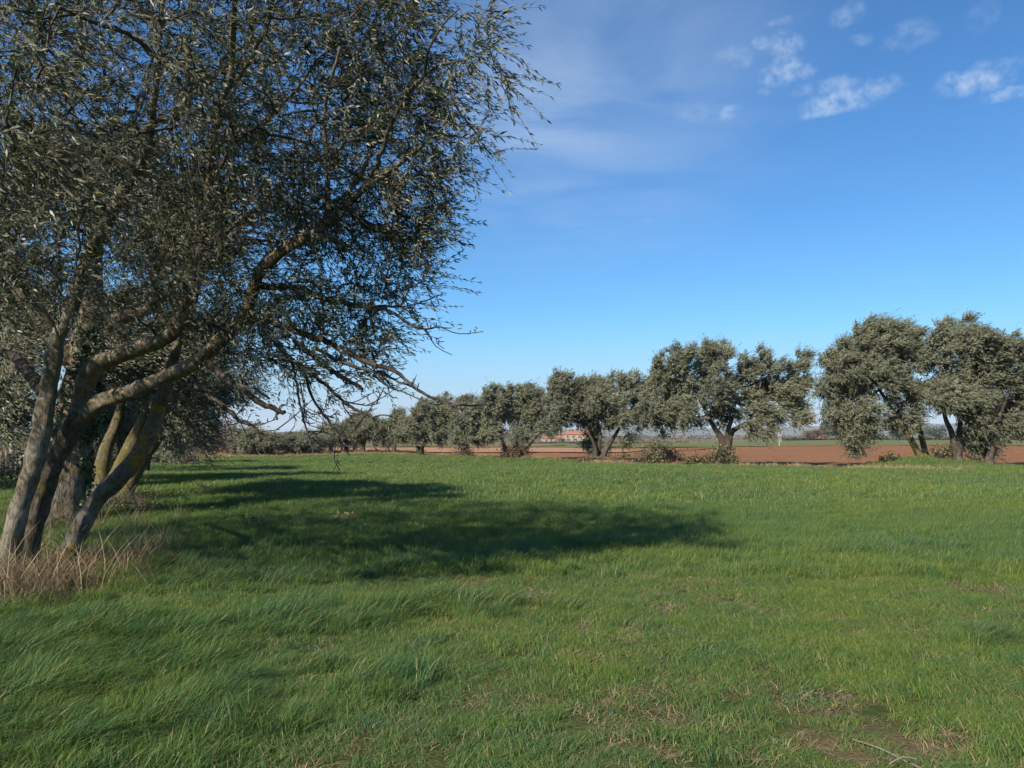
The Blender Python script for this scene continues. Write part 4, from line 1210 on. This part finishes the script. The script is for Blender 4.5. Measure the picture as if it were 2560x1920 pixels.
def far_tree(name, label, cat, x, yb, d, wpx, hpx, mat, seed, n=2600, leaf=(.9, .5), group=None, shape=1.0):
    """distant broad tree, sizes in photograph pixels"""
    g_ = np.random.default_rng(seed)
    b0 = far_pt(x, yb, d); k = .4 * d / FPX
    root = empty(name, b0, label, cat, group)
    W, H = wpx * k, hpx * k
    mb = MB(); mb.tube(np.array([b0 + [0, 0, -1], b0 + [0, 0, H * .3], b0 + [.1, 0, H * .7]]), [H * .05, H * .035, H * .015], 7)
    for q_ in range(7):
        v = unit(g_.normal(size=3)); v[2] = abs(v[2]); mb.tube(np.array([b0 + [0, 0, H * .3], b0 + [0, 0, H * .3] + v * H * .2, b0 + [0, 0, H * .3] + v * np.array([W / 2, W / 2, H * .6]) * .8]), [H * .02, H * .014, H * .006], 4, cap=False)
    mb.build('trunk', M_BARKF, root)
    cl = [(b0 + np.array([g_.normal() * W * .22, g_.normal() * W * .22, H * g_.uniform(.3, .85)]), g_.uniform(.16, .30)) for _ in range(22)]
    pos = np.vstack([ellipsoid_points(c, (W * r, W * r, H * r * .8 * shape), n // 22, g_) for c, r in cl])
    pos = pos[pos[:, 2] > b0[2] + H * .03]
    m_ = len(pos)
    dn = unit(g_.normal(size=(m_, 3))); wv = unit(np.cross(dn, g_.normal(size=(m_, 3))))
    sz = g_.uniform(.5, 1.2, (m_, 1))
    V = np.stack([pos - dn * leaf[0] * sz * .5, pos - wv * leaf[1] * sz * .5, pos + dn * leaf[0] * sz * .5, pos + wv * leaf[1] * sz * .5], 1).reshape(-1, 3)
    o_ = mesh_obj('crown', V, np.arange(len(V)).reshape(-1, 4), mat, root, smooth=False); o_['kind'] = 'stuff'
    return root


GT = 'trees beyond the far field'
far_tree('rusty_tree', 'round rust-red tree on the horizon between the two biggest far row olives', 'tree', 2035, 1101, 420, 52, 29, M_RUSTLEAF, 201, 3600, (.7, .4), GT)
far_tree('dark_tree', 'tall dark green tree right behind the rust-red one', 'tree', 2063, 1101, 440, 34, 50, M_DARKLEAF, 202, 3000, (.8, .45), GT, 1.2)
far_tree('dark_tree', 'dark green tree partly hidden by the mound olive', 'tree', 2092, 1101, 445, 34, 42, M_DARKLEAF, 203, 2600, (.8, .45), GT)
for i, (x, wpx, hpx, lb) in enumerate([(2250, 60, 36, 'grey-green far tree seen between stems on the mound'), (2340, 60, 40, 'grey-green far tree right of the mound stems'), (2500, 80, 42, 'grey-green far tree under the tallest crown at the right'), (2580, 70, 40, 'grey-green far tree at the right picture edge')]):
    far_tree('grey_tree', lb, 'tree', x, 1102, 400, wpx, hpx, M_DARKLEAF, 210 + i, 2400, (.8, .45), GT)
far_tree('garden_tree', 'pale bare garden tree between the two farmhouses', 'tree', 1405, 1107, 435, 26, 30, M_SCRUB, 220, 900, (.5, .2), GT)
far_tree('garden_shrub', 'dark green shrub beside the low farmhouse end', 'shrub', 1407, 1107, 405, 14, 11, M_DARKLEAF, 221, 900, (.5, .35), GT)

# hedgerows and far woodland that read as one mass
g_ = np.random.default_rng(9)


def hedge(name, label, x0, x1, yb, d, hpx, mat, n, leaf, seed):
    g_ = np.random.default_rng(seed)
    k = .4 * d / FPX
    t_ = g_.random(n); xs_ = x0 + (x1 - x0) * t_
    hh = hpx * (.55 + .45 * (fbm(np.stack([xs_ * .03, xs_ * 0, xs_ * 0 + seed], 1), 3) + .3))
    base = np.array([far_pt(a, yb, d) for a in xs_])
    pos = base + np.stack([g_.normal(size=n) * .5, g_.normal(size=n) * 2, g_.random(n) ** .7 * np.maximum(hh, 2) * k], 1)
    dn = unit(g_.normal(size=(n, 3))); wv = unit(np.cross(dn, g_.normal(size=(n, 3))))
    V = np.stack([pos - dn * leaf * .5, pos - wv * leaf * .35, pos + dn * leaf * .5, pos + wv * leaf * .35], 1).reshape(-1, 3)
    o_ = mesh_obj(name, V, np.arange(len(V)).reshape(-1, 4), mat, smooth=False, origin=base[0])
    tag(o_, label, 'hedge', kind='stuff')


hedge('hedgerow', 'dark hedge line along the far side of the green field', 1960, 2800, 1102, 425, 9, M_DARKLEAF, 9000, 1.1, 1)
hedge('woodland', 'brownish distant woodland below the hills', 900, 2900, 1097.5, 1500, 9, M_SCRUB, 9000, 5.0, 2)
hedge('woodland', 'dark distant trees below the hills', 300, 2900, 1097, 2000, 10, M_DARKLEAF, 9000, 6.0, 3)
hedge('undergrowth', 'brown weedy growth before the farmhouses', 1290, 1720, 1109, 360, 7, M_SCRUB, 3500, .9, 4)
hedge('undergrowth', 'green weeds before the farmhouses', 1290, 1720, 1109.5, 350, 4, M_DARKLEAF, 2500, .8, 5)
hedge('woodland', 'tree belt behind the far row on the left', -400, 1000, 1102, 300, 24, M_DARKLEAF, 12000, 1.2, 6)


# ------------------------------------------------------------------ grass
def make_tuft(name, blades, hgt, width, spread, lean, mat, seed, droop=.35, curl=.5):
    g_ = np.random.default_rng(seed)
    n = blades
    a = g_.uniform(0, 2 * math.pi, n); r = spread * np.sqrt(g_.random(n))
    base = np.stack([r * np.cos(a), r * np.sin(a), np.zeros(n) - .01], 1)
    h = hgt * g_.uniform(.45, 1.15, n)
    az = a * .5 + g_.normal(0, 1.0, n)
    out = np.stack([np.cos(az), np.sin(az), np.zeros(n)], 1) * curl * g_.uniform(.3, 1, (n, 1))
    ld = out + np.array([lean, lean * .12, 0])
    s = np.array([0, .35, .7, 1.0])
    P_ = base[:, None, :] + h[:, None, None] * (s[None, :, None] * np.array([0, 0, 1.0]) + (s ** 1.7)[None, :, None] * ld[:, None, :])
    P_[:, :, 2] -= (h[:, None] * droop * np.linalg.norm(ld, axis=1)[:, None] * (s ** 2)[None, :])
    P_[:, :, 2] = np.maximum(P_[:, :, 2], -.01 + .01 * s[None, :])
    wa = g_.uniform(0, math.pi, n); wv = np.stack([np.cos(wa), np.sin(wa), np.zeros(n)], 1)
    ww = width * np.array([.8, 1.0, .7]) / 2
    V = np.concatenate([P_[:, :3, :] - wv[:, None, :] * ww[None, :, None], P_[:, :3, :] + wv[:, None, :] * ww[None, :, None], P_[:, 3:, :]], 1).reshape(-1, 3)
    o_ = np.arange(n)[:, None] * 7
    Q = np.concatenate([o_ + np.array([[0, 3, 4, 1]]), o_ + np.array([[1, 4, 5, 2]])])
    T_ = o_ + np.array([[2, 5, 6]])
    me_ob = mesh_obj(name, V, [Q, T_], mat)
    COL.objects.unlink(me_ob)
    return me_ob


def scatter(name, variants, pts, rotz, scale, which, label, cat='grass', tilt=None):
    """one stuff object: points that carry tufts through geometry nodes"""
    coll = bpy.data.collections.new(name + '_kinds')
    for i, v in enumerate(variants):
        v.name = '%s_tuft_%02d' % (name, i); coll.objects.link(v)
    n = len(pts)
    me = bpy.data.meshes.new(name)
    me.vertices.add(n); me.vertices.foreach_set('co', np.asarray(pts, np.float32).ravel())
    rot = np.zeros((n, 3), np.float32); rot[:, 2] = rotz
    if tilt is not None:
        rot[:, :2] = tilt
    for nm, typ, arr in (('rot', 'FLOAT_VECTOR', rot), ('scl', 'FLOAT', np.asarray(scale, np.float32)), ('kind_id', 'INT', np.asarray(which, np.int32))):
        at = me.attributes.new(nm, typ, 'POINT')
        at.data.foreach_set('vector' if typ == 'FLOAT_VECTOR' else 'value', arr.ravel())
    ob = bpy.data.objects.new(name, me); COL.objects.link(ob)
    ng = bpy.data.node_groups.new(name + '_nodes', 'GeometryNodeTree')
    ng.interface.new_socket('Geometry', in_out='INPUT', socket_type='NodeSocketGeometry')
    ng.interface.new_socket('Geometry', in_out='OUTPUT', socket_type='NodeSocketGeometry')
    N = ng.nodes; L = ng.links
    gi = N.new('NodeGroupInput'); go = N.new('NodeGroupOutput')
    ci = N.new('GeometryNodeCollectionInfo'); ci.inputs['Collection'].default_value = coll; ci.inputs['Separate Children'].default_value = True; ci.inputs['Reset Children'].default_value = True
    ip = N.new('GeometryNodeInstanceOnPoints')
    def attr(nm, typ):
        a = N.new('GeometryNodeInputNamedAttribute'); a.data_type = typ; a.inputs['Name'].default_value = nm
        return next(s for s in a.outputs if s.enabled and s.name == 'Attribute')
    L.new(gi.outputs[0], ip.inputs['Points']); L.new(ci.outputs[0], ip.inputs['Instance'])
    ip.inputs['Pick Instance'].default_value = True
    L.new(attr('kind_id', 'INT'), ip.inputs['Instance Index'])
    er = N.new('FunctionNodeEulerToRotation'); L.new(attr('rot', 'FLOAT_VECTOR'), er.inputs[0]); L.new(er.outputs[0], ip.inputs['Rotation'])
    L.new(attr('scl', 'FLOAT'), ip.inputs['Scale'])
    L.new(ip.outputs[0], go.inputs[0])
    md = ob.modifiers.new('tufts', 'NODES'); md.node_group = ng
    return tag(ob, label, cat, kind='stuff')


gr = np.random.default_rng(404)
short = [make_tuft('t', 110, .075, .0034, .10, .30, M_GRASS, 500 + i, .35, 1.0) for i in range(4)]
mid_ = [make_tuft('t', 110, .13, .0038, .10, .50, M_GRASS, 510 + i, .35, .8) for i in range(4)]
longt = [make_tuft('t', 130, .29, .0048, .13, .95, M_GRASS_DARK, 520 + i, .45, .75) for i in range(3)]
farv = [make_tuft('t', 80, .17, .011, .26, .55, M_GRASS, 530 + i, .35, .7) for i in range(4)]
thatch = [make_tuft('t', 80, .085, .0032, .13, .05, M_THATCH, 540 + i, .62, 1.9) for i in range(3)]
herbs = [make_tuft('t', 22, .055, .013, .07, .05, M_HERB, 550 + i, .45, 1.5) for i in range(2)]
stalks = [make_tuft('t', 5, .24, .0036, .12, .35, M_STRAW, 560 + i, .2, .5) for i in range(2)]
variants = short + mid_ + longt + farv + thatch + herbs + stalks


def meadow_z(x, y):
    return ground_z(x, y) + meadow_relief(x, y)


def wedge(n, d0, d1, margin=2.5):
    y = np.sqrt(gr.uniform(d0 ** 2, d1 ** 2, int(n)))
    x = gr.uniform(-1, 1, int(n)) * (y * .68 + margin)
    k = y < edge_y(x) - .35
    return x[k], y[k]


def bare(x, y):
    return fbm2(x, y, 1.1, 3) * .6 + fbm2(x + 50, y, 3.1, 2) * .4


tall_mask = lambda x, y: fbm2(x + 11, y - 5, .9, 3) + .70 * np.clip((-x - .3) / 3, -.6, 1) * np.clip((9.5 - y) / 3, 0, 1)
PX, PW, PS, PR = [], [], [], []


def lay(x, y, which, scale):
    z = meadow_z(x, y)
    PX.append(np.stack([x, y, z], 1)); PW.append(which); PS.append(scale); PR.append(gr.normal(0, .45, len(x)))


def clear_of_tangle(x, y):
    return ((x + 5.35) / 1.25) ** 2 + ((y - 8.3) / 1.35) ** 2 > .9 + .5 * gr.random(len(x))


# close to the camera
x, y = wedge(13500, 2.6, 9.5); bm = bare(x, y); k = ((bm < .12) | (gr.random(len(x)) < .30)) & clear_of_tangle(x, y); x, y, bm = x[k], y[k], bm[k]
tm = tall_mask(x, y)
hv = 1 + .45 * fbm2(x, y, 2.2, 2)
lay(x, y, np.where(tm > .12, gr.integers(4, 8, len(x)), gr.integers(0, 4, len(x))), gr.uniform(.65, 1.2, len(x)) * hv)
x, y = wedge(7500, 2.6, 11); bm = bare(x, y); k = gr.random(len(x)) < np.where(bm > .08, .6, .3); x, y = x[k], y[k]
lay(x, y, gr.integers(15, 18, len(x)), gr.uniform(.6, 1.3, len(x)))
PR[-1] = gr.uniform(0, 6.28, len(x))
x, y = wedge(2600, 2.6, 9); k = gr.random(len(x)) < np.where(fbm2(x - 9, y, .8, 2) > 0, .8, .15); x, y = x[k], y[k]
lay(x, y, gr.integers(18, 20, len(x)), gr.uniform(.5, 1.2, len(x)))
PR[-1] = gr.uniform(0, 6.28, len(x))
x, y = wedge(9500, 2.6, 11); tm = tall_mask(x, y); k = (tm > .22) & (gr.random(len(x)) < .62) & clear_of_tangle(x, y); x, y = x[k], y[k]
lay(x, y, gr.integers(8, 11, len(x)), gr.uniform(.45, 1.1, len(x)))
PR[-1] = gr.normal(0, .6, len(x))
# middle distance
x, y = wedge(15000, 8.5, 19); k = gr.random(len(x)) < np.where(bare(x, y) < .3, 1, .4); x, y = x[k], y[k]; tm = tall_mask(x, y)
lay(x, y, np.where(tm > .0, gr.integers(4, 8, len(x)), gr.integers(0, 8, len(x))), gr.uniform(1.0, 1.7, len(x)))
x, y = wedge(3800, 9, 30); tm = tall_mask(x, y); k = (tm > .30); x, y = x[k], y[k]
lay(x, y, gr.integers(8, 11, len(x)), gr.uniform(.5, .9, len(x)))
x, y = wedge(110, 7, 26); lay(x, y, gr.integers(20, 22, len(x)), gr.uniform(.5, 1.2, len(x)))
# far
x, y = wedge(19000, 17, 46); lay(x, y, gr.integers(11, 15, len(x)), gr.uniform(.6, 1.2, len(x)))
x, y = wedge(12000, 42, 73, 6); lay(x, y, gr.integers(11, 15, len(x)), gr.uniform(.55, 1.0, len(x)))
x = gr.normal(21.6, 1.5, 1500); y = gr.normal(39.4, 1.3, 1500); lay(x, y, gr.integers(11, 15, len(x)), gr.uniform(.6, 1.2, len(x)))
PX[-1][:, 2] = ground_z(x, y) - .06
# sideways, so the meadow goes on when seen from a step aside
PX = np.vstack(PX); PW = np.concatenate(PW); PS = np.concatenate(PS); PR = np.concatenate(PR)
scatter('grass', variants, PX, PR, PS, PW, 'green windblown meadow grass covering the whole near field')
print('grass tufts', len(PX))

# dry grass and dead stalks round the feet of the near olive
dryv = [make_tuft('t', 45, .42, .0050, .20, .2, M_DEAD, 600 + i, .22, 1.05) for i in range(3)] + [make_tuft('t', 9, .62, .0080, .16, .1, M_STRAW, 610 + i, .25, 1.0) for i in range(2)] + [make_tuft('t', 90, .13, .006, .22, .1, M_DEAD, 620 + i, .5, 2.0) for i in range(2)]
DX = []
def blob(n, x0, y0, sx, sy):
    return np.stack([x0 + gr.normal(size=n) * sx, y0 + gr.normal(size=n) * sy], 1)
c = np.vstack([blob(230, -5.3, 7.8, .60, .36), blob(150, -5.6, 8.9, .7, .6), blob(80, -4.75, 9.3, .35, .5), blob(10, -4.9, 11.0, .25, .5), blob(60, -8.2, 14.0, .9, .7), blob(24, -6.9, 13.2, .6, .8), blob(40, -9.3, 18, 1, 1)])
z = meadow_z(c[:, 0], c[:, 1])
scatter('dry_grass', dryv, np.column_stack([c, z]), gr.uniform(0, 6.28, len(c)), gr.uniform(.6, 1.15, len(c)), gr.integers(0, 7, len(c)), 'dead tan grass and stalks round the feet of the near olive', 'dry grass')
# dry tufts along the far field edge
n = 1500
x = gr.uniform(-32, 34, n); y = edge_y(x) - gr.uniform(.1, 1.6, n) - np.where(x < -12, gr.uniform(0, 1.5, n), 0)
kk = gr.random(n) < np.where(x < -9, .9, .30 + .35 * (fbm2(x, y, .3, 2) > 0)) * np.where((x > 18.5) & (x < 24.5), .25, 1); x, y = x[kk], y[kk]
farstraw = [make_tuft('t', 60, .30, .016, .28, .5, M_STRAW, 640 + i, .35, .7) for i in range(3)]
scatter('edge_grass', farstraw, np.column_stack([x, y, meadow_z(x, y)]), gr.normal(0, .6, len(x)), gr.uniform(.5, 1.2, len(x)), gr.integers(0, 3, len(x)), 'pale dry grass fringe along the ploughed field edge', 'dry grass')
n = 2600
x = gr.uniform(-60, -9, n); y = gr.uniform(0, 1, n) ** .8 * 12 + edge_y(x) - 1.0
scatter('rough_grass', farstraw2 := [make_tuft('t', 50, .55, .03, .5, .5, M_STRAW, 650 + i, .35, .6) for i in range(2)], np.column_stack([x, y, ground_z(x, y) - .12]), gr.normal(0, .6, n), gr.uniform(.4, 1.0, n), gr.integers(0, 2, n), 'rusty dry grass behind the left end of the far row', 'dry grass')

# bramble canes arching out of the dry grass
cr = np.random.default_rng(31)
CANES = [([(60, 1395, 8.7), (85, 1450, 8.3), (110, 1500, 8.1), (125, 1545, 8.0)], .006), ([(45, 1330, 9.2), (140, 1375, 8.9), (220, 1450, 8.7), (300, 1530, 8.6)], .005), ([(120, 1340, 9.3), (200, 1400, 9.0), (250, 1455, 8.8), (310, 1540, 8.6)], .005),
         ([(0, 1440, 8.3), (60, 1425, 8.2), (120, 1430, 8.1), (165, 1480, 8.0), (180, 1520, 8.0)], .005), ([(150, 1525, 7.6), (158, 1560, 7.5), (163, 1590, 7.4)], .006), ([(45, 1500, 7.9), (38, 1535, 7.8), (28, 1560, 7.7)], .006), ([(125, 1250, 11.5), (127, 1300, 11.4), (122, 1345, 11.3)], .008),
         ([(20, 1460, 8.1), (75, 1475, 8.0), (130, 1510, 7.9)], .004), ([(60, 1440, 8.2), (75, 1490, 8.0), (80, 1520, 7.9)], .005), ([(180, 1425, 8.6), (200, 1480, 8.3), (220, 1540, 8.1)], .004)]
for i, (rows, r_) in enumerate(CANES):
    a = np.array([P(*q_) for q_ in rows])
    zz = meadow_z(a[-1:, 0], a[-1:, 1])[0]
    a[-1, 2] = zz - .02
    q_ = resample(a, .06); q_ += cr.normal(size=q_.shape) * .004
    if i == 0:
        root = empty('bramble', [*a[-1, :2], zz], 'arching bramble canes and dead stalks at the foot of the near olive', 'bramble')
    mb = MB(); mb.tube(q_, np.linspace(r_, r_ * .5, len(q_)), 5, noise=.2, nscale=40); mb.build('cane', M_CANE if i in (0, 1, 6) else M_STRAW, root)

# dark thistle-like weeds standing in the shaded grass
GW = 'dark weeds in the shaded grass'
for i, (x, y, s, lb) in enumerate([(640, 1325, .34, 'dark spiky weed in the shaded grass below the hanging twigs'), (545, 1282, .26, 'flat dark weed left of the spiky one in the shade'), (630, 1448, .20, 'pale grey leafy weed at the shadow edge'), (500, 1228, .22, 'small dark weed in the sunlit strip between shadows'), (870, 1300, .30, 'tuft of dry brown stalks in the middle of the shadow')]):
    d = CAM_H * FPX / ((y - 1092) * .4); b0 = P(x, y, d); b0[2] = meadow_z(b0[:1], b0[1:2])[0]
    shrub('weed', lb, 'weed', b0, (s, s, s * .8), 150, (.09, .025), M_STRAW if i == 4 else M_DARKLEAF, 700 + i, 14, GW, sr=.003)

# fallen twig in the grass at the lower right
M_STICK = plain_material('dead_stick', (.13, .115, .09), (.19, .17, .14), 12, .9)
rows = [(2130, 1828), (2200, 1850), (2260, 1878), (2300, 1898), (2340, 1925), (2400, 1965)]
a = []
for i, (x, y) in enumerate(rows):
    d = CAM_H * FPX / ((y - 1092) * .4) * .97
    p = P(x, y, d); p[2] = meadow_z(p[:1], p[1:2])[0] + .018; a.append(p)
a = np.array(a)
root = empty('fallen_twig', [*a[3, :2], a[3, 2] - .045], 'thin grey fallen twig lying in the grass, lower right', 'twig')
q_ = resample(np.column_stack([a, np.linspace(.003, .0085, len(a))]), .04)
mb = MB(); mb.tube(q_[:, :3], q_[:, 3], 7, noise=.2, nscale=30); mb.build('stem', M_STICK, root)
p1 = P(2290, 1893, CAM_H * FPX / ((1893 - 1092) * .4) * .97); p2 = P(2222, 1898, CAM_H * FPX / ((1898 - 1092) * .4) * .97)
for p in (p1, p2):
    p[2] = meadow_z(p[:1], p[1:2])[0] + .05
mb = MB(); mb.tube(resample(np.array([p1, (p1 + p2) / 2 + [0, 0, .02], p2]), .04), .004, 5); mb.build('side_shoot', M_STICK, root)

# ------------------------------------------------------------------ the air: thin even haze over the whole plain
HAZE_DENSITY = 0.00011
m = bpy.data.materials.new('air'); m.use_nodes = True
t = NT(m.node_tree)
vol = t.n('ShaderNodeVolumePrincipled', ins={'Color': (.80, .88, 1.0, 1), 'Density': HAZE_DENSITY, 'Anisotropy': 0.0})
t.n('ShaderNodeOutputMaterial', ins={'Volume': vol.outputs[0]})
mb = MB(); mb.box((0, 0, 70), (18400, 18400, 150))
o = mb.build('haze', m, None, False)
tag(o, 'thin bluish air lying over the whole plain', 'haze', kind='stuff')
